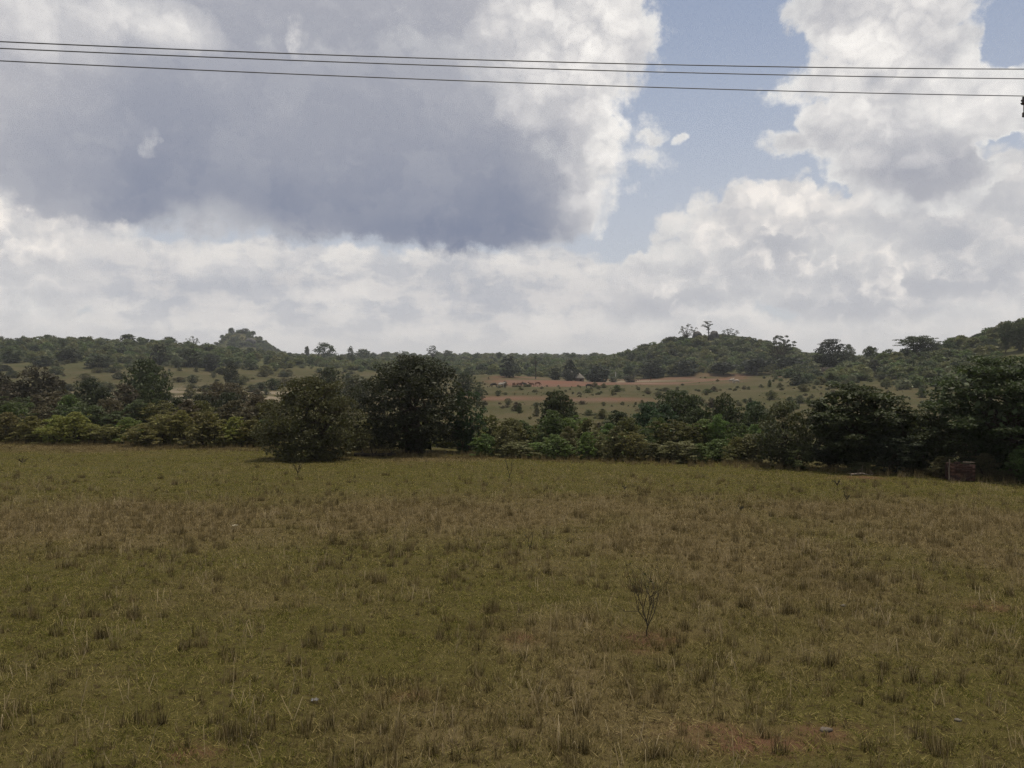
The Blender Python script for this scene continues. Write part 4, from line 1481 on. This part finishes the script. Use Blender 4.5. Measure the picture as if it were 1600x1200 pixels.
twig_plant(1158, 800, 10, 1.0, 12, 'weed', 'small dark weed right of centre before the dry grass', 'weed', 6, 2, 160, DARK, 0.01)
twig_plant(34, 725, 13, 1.6, 14, 'weed', 'reddish brown low weed near the left edge of the field', 'weed', 8, 2, 380, (0.07, 0.05, 0.03), 0.012)
twig_plant(976, 766, 9, 1.0, 15, 'weed', 'tiny dark weed on the green strip right of centre', 'weed', 5, 2, 70, DARK, 0.01)


def rag(px, py, w, label, name, cat, col, seed):
    r = np.random.default_rng(seed)
    x, y = ground_at(px, py)
    n = 7
    u, v = np.meshgrid(np.linspace(-0.5, 0.5, n), np.linspace(-0.5, 0.5, n))
    X = u * w + r.normal(0, 0.03 * w, u.shape)
    Y = v * w * 0.7 + r.normal(0, 0.03 * w, u.shape)
    Z = np.abs(r.normal(0, 0.14 * w, u.shape)) + 0.03
    i, j = np.meshgrid(np.arange(n - 1), np.arange(n - 1))
    b = (j * n + i).ravel()
    f = np.stack([b, b + 1, b + n + 1, b + n], 1)
    me = mesh_np(name, np.stack([X.ravel(), Y.ravel(), Z.ravel()], 1), f, [simple_mat(name, col, tuple(c * 0.75 for c in col), 14, 0.6)])
    o = link_obj(name, me)
    so = o.modifiers.new('thickness', 'SOLIDIFY')
    so.thickness = 0.004
    o.location = (x, y, gz(x, y))
    tag(o, label, cat)


rag(367, 824, 0.12, 'small cream-coloured scrap lying in the dry grass at the left', 'litter_scrap', 'litter', (0.27, 0.24, 0.17), 3)
rag(492, 1103, 0.075, 'crumpled pale grey plastic scrap in the near grass', 'litter_scrap', 'litter', (0.15, 0.15, 0.155), 4)


def stone(px, py, w, label, col, seed):
    r = np.random.default_rng(seed)
    x, y = ground_at(px, py)
    mb = MB()
    nu, nv = 10, 6
    vs = []
    for a in range(nv + 1):
        for b in range(nu):
            t, ph = math.pi * a / nv, 2 * math.pi * b / nu
            k = 1 + 0.0 if a in (0, nv) else 1 + r.normal(0, 0.11)
            vs.append((math.sin(t) * math.cos(ph) * w * 0.5 * k, math.sin(t) * math.sin(ph) * w * 0.38 * k, math.cos(t) * w * 0.22 * k + w * 0.04))
    f = [(a * nu + b, a * nu + (b + 1) % nu, (a + 1) * nu + (b + 1) % nu, (a + 1) * nu + b) for a in range(nv) for b in range(nu)]
    mb.add(vs, [q[::-1] for q in f])
    o = link_obj('stone', mb.mesh('stone', [simple_mat('stone', col, tuple(c * 0.6 for c in col), 18, 0.9)], False))
    o.location = (x, y, gz(x, y))
    tag(o, label, 'stone')


stone(1291, 1143, 0.13, 'pale flat stone beside bare earth in the near grass', (0.12, 0.10, 0.085), 2)
stone(1497, 1131, 0.08, 'small pale stone in the near grass at the lower right', (0.13, 0.115, 0.10), 5)
stone(1318, 950, 0.11, 'pale stone in the short grass right of the bare sapling', (0.12, 0.105, 0.085), 7)


# ---- fallen wood
def log(name, label, a, b, r0, r1, seed, mat, stubs=4):
    r = np.random.default_rng(seed)
    e = link_obj(name, None)
    A, B = np.array([*a, gz(*a) + r0 * 1.1]), np.array([*b, gz(*b) + r1 * 2.0])
    e.location = A
    pts = [(B - A) * t + (0 if t in (0.0, 1.0) else 1) * r.normal(0, 0.05, 3) for t in (0.0, 0.25, 0.5, 0.75, 1.0)]
    mb = MB()
    mb.tube(pts, np.linspace(r0, r1, 5), 8)
    link_obj('trunk', mb.mesh(name + '_trunk', [mat], True), e)
    for i in range(stubs):
        p = pts[1 + i % 4]
        d = r.normal(0, 1, 3) * (1, 0.6, 0.5) + np.array([0, 0, 0.7])
        d *= r.uniform(0.25, 0.6) / np.linalg.norm(d)
        mb = MB()
        mb.tube([p, p + d * 0.5 + r.normal(0, 0.03, 3), p + d], [r1 * 0.6, r1 * 0.4, r1 * 0.15], 5)
        link_obj('branch', mb.mesh('branch', [mat], True), e)
    tag(e, label, 'log')


xa, ya = ground_at(553, 713)
xb, yb = ground_at(622, 711)
log('fallen_log', 'dark fallen log lying between the broad olive tree and the tall black tree', (xa, ya), (xb, ya + 0.4), 0.10, 0.07, 3, TWIG, 6)
DEADW = simple_mat('weathered_sticks', (0.26, 0.22, 0.17), (0.15, 0.12, 0.09), 25)
xa, ya = ground_at(1330, 744)
xb, yb = ground_at(1368, 743)
log('fallen_branch', 'pale fallen sticks on bare sand below the dark layered trees', (xa, ya), (xb, ya + 0.15), 0.045, 0.025, 5, DEADW, 5)


# ---- the low brick ruin
def brick_ruin():
    xr, yr = ground_at(1505, 753)
    e = link_obj('brick_ruin', None)
    e.location = (xr, yr, gz(xr, yr))
    e.rotation_euler = (0, 0, math.radians(-8))
    mats = []
    for c in ((0.062, 0.034, 0.027), (0.050, 0.030, 0.024), (0.074, 0.040, 0.031)):
        mats.append(simple_mat('fired_brick', c, tuple(v * 0.65 for v in c), 16, 0.95))
    mor = simple_mat('mud_mortar', (0.13, 0.075, 0.055), (0.09, 0.05, 0.04), 20, 0.95)
    meshes = []
    for i, m in enumerate(mats):
        mb = MB()
        mb.box((0, 0, 0), (0.215, 0.10, 0.068), 0.004)
        meshes.append(mb.mesh('brick', [m]))
    W, D, c0 = 0.92, 0.55, 0.076
    tops = [10, 9, 9, 8, 7]
    mb = MB()
    mb.box((0, 0.0, 0.33), (W - 0.06, 0.07, 0.66))
    mb.box((-W / 2 + 0.05, D / 2, 0.33), (0.07, D - 0.06, 0.66))
    mb.box((W / 2 - 0.05, D / 2 + 0.1, 0.24), (0.07, D - 0.26, 0.48))
    mb.box((0, D, 0.30), (W - 0.06, 0.07, 0.60))
    link_obj('mortar_core', mb.mesh('mortar', [mor]), e)
    for row in range(10):
        off = 0.1125 * (row % 2)
        for k in range(-1, 5):
            x = -W / 2 + 0.11 + k * 0.225 + off
            if x < -W / 2 + 0.05 or x > W / 2 - 0.05: continue
            if row >= tops[min(max(k, 0), 4)]: continue
            if row in (2, 3) and 0.18 < x + W / 2 < 0.36: continue      # the small dark opening
            b = link_obj('brick', meshes[rng.integers(3)], e)
            b.location = (x, -0.005 + rng.normal(0, 0.004), c0 * (row + 0.5))
            b.rotation_euler = (0, 0, rng.normal(0, 0.02))
        for sx, lim in ((-1, 9), (1, 6)):
            for k in range(2):
                if row >= lim: continue
                b = link_obj('brick', meshes[rng.integers(3)], e)
                b.location = (sx * (W / 2 - 0.05), 0.17 + k * 0.225 + off * 0.4, c0 * (row + 0.5))
                b.rotation_euler = (0, 0, math.pi / 2 + rng.normal(0, 0.02))
        if row < 8:
            for k in range(4):
                b = link_obj('brick', meshes[rng.integers(3)], e)
                b.location = (-W / 2 + 0.12 + k * 0.225, D + 0.005, c0 * (row + 0.5))
    # weathered lintel on top and a grey post at the left corner
    mb = MB()
    mb.tube([(-0.02, -0.01, 0.755), (0.22, -0.02, 0.745), (0.43, 0.0, 0.74)], [0.028, 0.03, 0.024], 7)
    link_obj('lintel', mb.mesh('lintel', [BARK_PALE], True), e)
    mb = MB()
    mb.tube([(-W / 2 - 0.08, -0.04, -0.15), (-W / 2 - 0.085, -0.03, 0.45), (-W / 2 - 0.075, -0.05, 0.86)], [0.03, 0.027, 0.022], 7)
    link_obj('corner_post', mb.mesh('corner_post', [BARK_PALE], True), e)
    tag(e, 'low red brick ruin with a grey corner post under the largest layered tree', 'ruin')


brick_ruin()


# ------------------------------------------------------------------ the overhead line
def at(px, py, d):
    u, v = ray(px, py)
    return np.array([u * d, d, EYE + v * d])


def power_line():
    steel = simple_mat('dull_aluminium_wire', (0.16, 0.16, 0.168), (0.13, 0.13, 0.138), 5, 0.55, 0.0, 0.4)
    wood = bark_material('creosoted_pole', (0.085, 0.062, 0.045), (0.05, 0.036, 0.027))
    porc = simple_mat('brown_porcelain', (0.035, 0.018, 0.012), (0.025, 0.012, 0.009), 8, 0.25, 0.0, 0.5)
    iron = simple_mat('galvanised_iron', (0.09, 0.09, 0.09), (0.06, 0.06, 0.06), 12, 0.6)
    lines = [((0, 65), (800, 95), (1598, 108), 13.0, 17.0, 'topmost'), ((0, 75.5), (800, 106), (1598, 123), 13.3, 17.75, 'middle'),
             ((0, 95), (800, 129), (1598, 150), 14.1, 18.7, 'lowest')]
    ends = []
    for (l, m, r_, d0, d1, which) in lines:
        A, B = at(*l, d0), at(*r_, d1)
        # plan point at the middle pixel
        t = (0 - A[0]) / (B[0] - A[0])
        dm = A[1] + (B[1] - A[1]) * t
        zm = at(*m, dm)[2]
        ts = np.array([0, t, 1.0])
        co = np.polyfit(ts, [A[2], zm, B[2]], 2)
        # wire runs from the pole at the right to the next pole far outside the picture on the left
        dirn = (B - A)[:2] / np.linalg.norm((B - A)[:2])
        pole_px = at(1600.5, 150, 18.7)[:2]
        t_end = float(np.dot(pole_px - A[:2], dirn) / np.linalg.norm((B - A)[:2]))
        tv = np.linspace(t_end - 3.45, t_end, 90)
        pts = [np.array([A[0] + (B[0] - A[0]) * q, A[1] + (B[1] - A[1]) * q, np.polyval(co, q)]) for q in tv]
        mb = MB()
        mb.tube(pts, [0.0108] * len(pts), 6)
        o = link_obj('overhead_wire', mb.mesh('overhead_wire', [steel], True))
        tag(o, which + ' of the three dark overhead wires crossing the sky', 'wire', 'overhead wires')
        ends.append((pts[-1], pts[0]))
    for side, nm in ((0, 'right'), (1, 'left')):
        ps = [np.array(e_[side]) for e_ in ends]
        near, far = ps[0], ps[2]
        arm_z = min(p[2] for p in ps) - 0.40
        base = (near + far) / 2
        gx, gy = base[0], base[1]
        e = link_obj('utility_pole', None)
        e.location = (gx, gy, gz(gx, gy))
        zt = arm_z - e.location.z
        mb = MB()
        mb.tube([(0, 0, -0.5), (0, 0, zt * 0.5), (0, 0, zt + 0.45)], [0.15, 0.13, 0.10], 12)
        link_obj('pole', mb.mesh('pole', [wood], True), e)
        dv = (far - near)[:2]
        L_ = np.linalg.norm(dv)
        dv /= L_
        mb = MB()
        c = np.array([0, 0, zt])
        s = np.array([dv[0], dv[1], 0]) * (L_ / 2 + 0.15)
        n = np.array([-dv[1], dv[0], 0]) * 0.045
        u_ = np.array([0, 0, 0.055])
        sh = n * 3.2
        v = [c + sg * s + a * n + b * u_ - sh for sg in (-1, 1) for a in (-1, 1) for b in (-1, 1)]
        mb.add(v, [(0, 1, 3, 2), (4, 6, 7, 5), (0, 4, 5, 1), (2, 3, 7, 6), (0, 2, 6, 4), (1, 5, 7, 3)])
        link_obj('crossarm', mb.mesh('crossarm', [wood]), e)
        for p in ps:
            q = p - np.array(e.location)
            g = MB()
            h0 = zt + 0.055
            hs = q[2] - h0
            prof = [(0.0, 0.012), (0.42, 0.012), (0.42, 0.055), (0.52, 0.075), (0.58, 0.040), (0.66, 0.062), (0.74, 0.066), (0.80, 0.034), (0.88, 0.045), (0.97, 0.03), (0.975, 0.006)]
            g.tube([(q[0], q[1], h0 + hs * a) for a, _ in prof], [b for _, b in prof], 12)
            ins = link_obj('insulator', g.mesh('insulator', [porc], False), e)
            g = MB()
            g.tube([(q[0], q[1], h0 - 0.16), (q[0], q[1], h0 + hs * 0.45)], [0.012, 0.012], 8)
            link_obj('pin', g.mesh('pin', [iron], True), ins)
        tag(e, ('wooden pole with dark insulators holding the wires at the right edge' if side == 0 else
                'wooden pole holding the wires beyond the left edge'), 'pole', 'poles of the overhead line')


power_line()


# ------------------------------------------------------------------ far things: boulders, huts, cattle, people
ROCK = simple_mat('granite', (0.070, 0.066, 0.064), (0.040, 0.038, 0.038), 0.5, 0.95, 0.2)


def boulder(px, top, d, w, h, label, seed, name='boulder'):
    r = np.random.default_rng(seed)
    x = (px - 800) / FPX * d
    zt = at(px, top, d)[2]
    zg = gz(x, d)
    nu, nv = 14, 9
    vs = []
    ph0 = r.uniform(0, 6)
    for a in range(nv + 1):
        for b in range(nu):
            t, p = math.pi * a / nv, 2 * math.pi * b / nu
            q = 1 + 0.10 * math.sin(3 * p + ph0 + t) + 0.07 * math.sin(5 * t + 2 * p) + (0 if a in (0, nv) else r.normal(0, 0.035))
            cx, cy, cz = (abs(math.sin(t) * math.cos(p)) ** 0.8 * np.sign(math.cos(p)), abs(math.sin(t) * math.sin(p)) ** 0.8 * np.sign(math.sin(p)), math.cos(t))
            vs.append((cx * w / 2 * q, cy * w / 2 * q, cz * h / 2 * q))
    f = [(a * nu + b, (a + 1) * nu + b, (a + 1) * nu + (b + 1) % nu, a * nu + (b + 1) % nu) for a in range(nv) for b in range(nu)]
    mb = MB()
    mb.add(vs, f)
    o = link_obj(name, mb.mesh(name, [ROCK], True))
    o.location = (x, d, min(zt - h / 2, zg + h * 0.42))
    tag(o, label, 'boulder', 'boulders')
    return o


boulder(1089, 517, 426, 5.4, 6.0, 'left of the two dark boulders on top of the rounded hill', 3)
boulder(1116, 516, 426, 5.0, 5.6, 'right, squarer one of the two dark boulders on top of the rounded hill', 5)


def rock_face():
    # bare granite slabs on the upper face of the far hill
    r = np.random.default_rng(9)
    for i, (px, top, w, h, lab) in enumerate(((370, 527, 10, 7, 'left bare granite slab on the face of the far blue hill'),
                                              (391, 529, 11, 7, 'right bare granite slab on the face of the far blue hill'), (381, 533, 13, 6, 'lowest bare granite slab on the face of the far blue hill'))):
        boulder(px, top, 826 - 2 * i, w, h, lab, 20 + i, 'granite_outcrop')


rock_face()


def hut():
    d = 318
    x = (905 - 800) / FPX * d
    e = link_obj('thatched_hut', None)
    e.location = (x, d, gz(x, d))
    mud = simple_mat('mud_wall', (0.15, 0.115, 0.10), (0.11, 0.085, 0.075), 1.5, 0.95)
    th = simple_mat('grey_thatch', (0.16, 0.148, 0.13), (0.11, 0.10, 0.088), 3.0, 0.95, 0.05)
    mb = MB()
    mb.tube([(0, 0, -0.3), (0, 0, 1.7)], [1.9, 1.85], 18)
    link_obj('wall', mb.mesh('hut_wall', [mud], True), e)
    mb = MB()
    mb.tube([(0, 0, 1.25), (0, 0, 1.45), (0, 0, 2.3), (0, 0, 3.1), (0, 0, 3.45)], [2.45, 2.35, 1.35, 0.5, 0.08], 18)
    link_obj('roof', mb.mesh('hut_roof', [th], False), e)
    mb = MB()
    mb.box((0.4, -1.9, 0.75), (0.7, 0.12, 1.5))
    link_obj('door', mb.mesh('hut_door', [TWIG]), e)
    tag(e, 'small round hut with pointed grey thatched roof beside the red earth', 'hut')

    d = 285
    x = (1293 - 800) / FPX * d
    e = link_obj('gabled_house', None)
    e.location = (x, d, gz(x, d))
    e.rotation_euler = (0, 0, math.radians(12))
    zr = at(1291, 585, d)[2] - e.location.z
    pale = simple_mat('pale_thatch', (0.22, 0.20, 0.165), (0.16, 0.145, 0.12), 2.0, 0.9, 0.04)
    w, l, ze = 3.2, 5.2, max(zr - 1.5, 1.6)
    mb = MB()
    mb.box((0, 0, ze / 2 - 0.15), (l, w, ze + 0.3))
    link_obj('wall', mb.mesh('house_wall', [mud]), e)
    mb = MB()
    o_ = 0.45
    v = [(-l / 2 - o_, -w / 2 - o_, ze - 0.1), (l / 2 + o_, -w / 2 - o_, ze - 0.1), (l / 2 + o_, w / 2 + o_, ze - 0.1), (-l / 2 - o_, w / 2 + o_, ze - 0.1), (-l / 2 + 1.0, 0, zr), (l / 2 - 2.0, 0, zr)]
    mb.add(v, [(0, 1, 5, 4), (2, 3, 4, 5), (0, 3, 2, 1)])
    mb.add(v, [(0, 4, 3), (1, 2, 5)])
    link_obj('roof', mb.mesh('house_roof', [pale]), e)
    mb = MB()
    mb.box((-0.8, -w / 2 - 0.02, 0.9), (0.8, 0.08, 1.8))
    link_obj('door', mb.mesh('house_door', [TWIG]), e)
    tag(e, 'house with a pale hipped thatched roof half hidden by bushes near the black dome tree', 'house')

    d = 312
    x = (962 - 800) / FPX * d
    mb = MB()
    zt = at(962, 581, d)[2] - gz(x, d)
    mb.tube([(0, 0, -0.3), (0, 0, zt * 0.6), (0.02, 0, zt)], [0.16, 0.15, 0.13], 8)
    o = link_obj('pale_post', mb.mesh('pale_post', [simple_mat('whitewash', (0.5, 0.48, 0.44), (0.42, 0.4, 0.37), 4, 0.8)], True))
    o.location = (x, d, gz(x, d))
    tag(o, 'pale upright post among the bushes beside the red earth', 'post')


hut()


def skinned(name, verts, edges, radii, mats, root=0, levels=1):
    """grow one continuous body round a skeleton of joints"""
    me = bpy.data.meshes.new(name)
    me.from_pydata([tuple(v) for v in verts], edges, [])
    o = bpy.data.objects.new(name, me)
    C.objects.link(o)
    o.modifiers.new('skin', 'SKIN')
    sub = o.modifiers.new('sub', 'SUBSURF')
    sub.levels = sub.render_levels = levels
    for i, sv in enumerate(me.skin_vertices[0].data):
        rr = radii[i]
        sv.radius = rr if isinstance(rr, tuple) else (rr, rr)
        sv.use_root = (i == root)
    dg = bpy.context.evaluated_depsgraph_get()
    res = bpy.data.meshes.new_from_object(o.evaluated_get(dg))
    bpy.data.objects.remove(o)
    res.materials.clear()
    for m in mats:
        res.materials.append(m)
    res.polygons.foreach_set('use_smooth', np.ones(len(res.polygons), bool))
    return res


def cattle():
    def cow_mesh(grazing, mat):
        hd = [(1.05, 0, 0.75), (1.30, 0, 0.35), (1.42, 0, 0.12)] if grazing else [(1.05, 0, 1.35), (1.25, 0, 1.55), (1.55, 0, 1.42)]
        v = [(-0.15, 0, 1.0), (0.35, 0, 1.0), (0.75, 0, 1.08), *hd, (-0.70, 0, 1.06),
             (0.68, 0.2, 0.85), (0.70, 0.22, 0.45), (0.68, 0.22, 0.0), (0.68, -0.2, 0.85), (0.64, -0.22, 0.45), (0.66, -0.22, 0.0),
             (-0.70, 0.2, 0.9), (-0.62, 0.22, 0.62), (-0.74, 0.22, 0.42), (-0.70, 0.22, 0.0), (-0.70, -0.2, 0.9), (-0.60, -0.22, 0.62), (-0.74, -0.22, 0.42), (-0.68, -0.22, 0.0),
             (-0.90, 0, 1.05), (-0.96, 0, 0.5)]
        ed = [(0, 1), (1, 2), (2, 3), (3, 4), (4, 5), (0, 6), (2, 7), (7, 8), (8, 9), (2, 10), (10, 11), (11, 12), (6, 13), (13, 14), (14, 15), (15, 16),
              (6, 17), (17, 18), (18, 19), (19, 20), (6, 21), (21, 22)]
        ra = [(0.30, 0.36), (0.29, 0.36), (0.25, 0.32), 0.16, 0.13, 0.08, (0.26, 0.30), 0.13, 0.075, 0.055, 0.13, 0.075, 0.055, 0.15, 0.10, 0.065, 0.055, 0.15, 0.10, 0.065, 0.055, 0.05, 0.03]
        me = skinned('cow', v, ed, ra, [mat])
        return me
    coats = {'brown': simple_mat('brown_hide', (0.10, 0.042, 0.024), (0.075, 0.032, 0.02), 2), 'black': simple_mat('black_hide', (0.022, 0.018, 0.016), (0.03, 0.024, 0.02), 2),
             'white': simple_mat('white_hide', (0.34, 0.31, 0.27), (0.27, 0.245, 0.21), 2)}
    horn = simple_mat('horn', (0.25, 0.22, 0.17), (0.18, 0.15, 0.11), 9)
    meshes = {(g, c): cow_mesh(g, m) for g in (True, False) for c, m in coats.items()}
    herd = [(803, 604, 'brown', True, 1.9, 'leftmost brown cow of the herd grazing on the red earth'), (811, 604, 'brown', False, 0.4, 'brown cow second from left in the herd on the red earth'),
            (818, 603.5, 'black', True, 0.2, 'dark cow in the middle of the herd on the red earth'), (831, 604, 'brown', False, 3.0, 'large brown cow right of the dark one in the herd'),
            (840, 602.5, 'brown', True, 0.3, 'rightmost brown cow of the herd on the red earth'),
            (783, 606, 'white', False, 0.2, 'whitish cow at the left of the herd'), (772, 608, 'black', True, 2.9, 'black cow left of the whitish one near the round dark tree'),
            (920, 608, 'black', True, 0.1, 'single dark cow grazing on the red earth below the thatched hut'), (1143, 598, 'white', False, 0.5, 'white cow on the red earth below the bouldery hill'),
            (1151, 599.5, 'white', True, 3.3, 'second white cow grazing right of the other white one'), (1203, 600, 'black', False, 1.2, 'dark cow at the right end of the red earth')]
    for px, py, coat, gr, rz, lab in herd:
        d = 292.0
        for dd in np.arange(230, 345, 1.0):
            x = (px - 800) / FPX * dd
            v = (gz(x, dd) - EYE) / dd
            if 600 - FPX * math.tan(math.atan(v) + PITCH) <= py:
                d = dd
                break
        x = (px - 800) / FPX * d
        e = link_obj('cow', meshes[(gr, coat)])
        e.location = (x, d, gz(x, d) - 0.02)
        e.rotation_euler = (0, 0, rz)
        for s in (-1, 1):
            h = MB()
            hx, hz = (1.10, 0.72) if gr else (1.22, 1.66)
            h.tube([(hx, 0.08 * s, hz), (hx + 0.02, 0.26 * s, hz + 0.1), (hx + 0.08, 0.34 * s, hz + 0.3)], [0.035, 0.03, 0.01], 5)
            link_obj('horn', h.mesh('horn', [horn], True), e)
        tag(e, lab, 'cow', 'grazing cattle')

    # one person on the track by the red earth
    cloth = simple_mat('dark_red_cloth', (0.085, 0.022, 0.022), (0.06, 0.018, 0.018), 6)
    skin = simple_mat('dark_skin', (0.06, 0.035, 0.025), (0.05, 0.03, 0.022), 6)
    v = [(0, 0, 0.95), (0, 0, 1.2), (0, 0, 1.42), (0, 0.01, 1.52), (0, 0.0, 1.66), (0.10, 0, 0.88), (0.11, 0.03, 0.48), (0.11, -0.05, 0.06), (0.12, 0.12, 0.03),
         (-0.10, 0, 0.88), (-0.11, 0.06, 0.48), (-0.11, 0.10, 0.06), (-0.12, 0.26, 0.03), (0.19, 0, 1.40), (0.25, -0.04, 1.12), (0.26, 0.06, 0.86), (-0.19, 0, 1.40), (-0.25, -0.02, 1.12), (-0.25, 0.12, 0.88)]
    ed = [(0, 1), (1, 2), (2, 3), (3, 4), (0, 5), (5, 6), (6, 7), (7, 8), (0, 9), (9, 10), (10, 11), (11, 12), (2, 13), (13, 14), (14, 15), (2, 16), (16, 17), (17, 18)]
    ra = [0.16, 0.15, 0.16, 0.06, 0.105, 0.10, 0.07, 0.05, 0.04, 0.10, 0.07, 0.05, 0.04, 0.07, 0.05, 0.035, 0.07, 0.05, 0.035]
    me = skinned('person', v, ed, ra, [cloth, skin], levels=2)
    for p in me.polygons:
        z = p.center.z
        p.material_index = 1 if z > 1.5 or (abs(p.center.x) > 0.22 and z < 1.0) else 0
    d = 325
    x = (1017 - 800) / FPX * d
    o = link_obj('person', me)
    o.location = (x, d, gz(x, d))
    o.rotation_euler = (0, 0, 1.2)
    tag(o, 'far-off person in dark red clothes standing on the track at the red earth', 'person')


cattle()


# ------------------------------------------------------------------ the hazy air
def haze():
    m = bpy.data.materials.new('hazy_air')
    m.use_nodes = True
    nt = m.node_tree
    nt.nodes.clear()
    o = nt.nodes.new('ShaderNodeOutputMaterial')
    pv = nt.nodes.new('ShaderNodeVolumePrincipled')
    pv.inputs['Color'].default_value = (0.88, 0.93, 1.0, 1)
    pv.inputs['Density'].default_value = 0.00017
    pv.inputs['Anisotropy'].default_value = 0.2
    nt.links.new(pv.outputs[0], o.inputs['Volume'])
    mb = MB()
    z0, z1 = -30.0, 75.0
    mb.box((0, 0, (z0 + z1) / 2), (8600, 8600, z1 - z0))
    h = link_obj('haze', mb.mesh('haze', [m]))
    tag(h, kind='stuff', label='thin pale haze in the air over the valley', cat='haze')


haze()
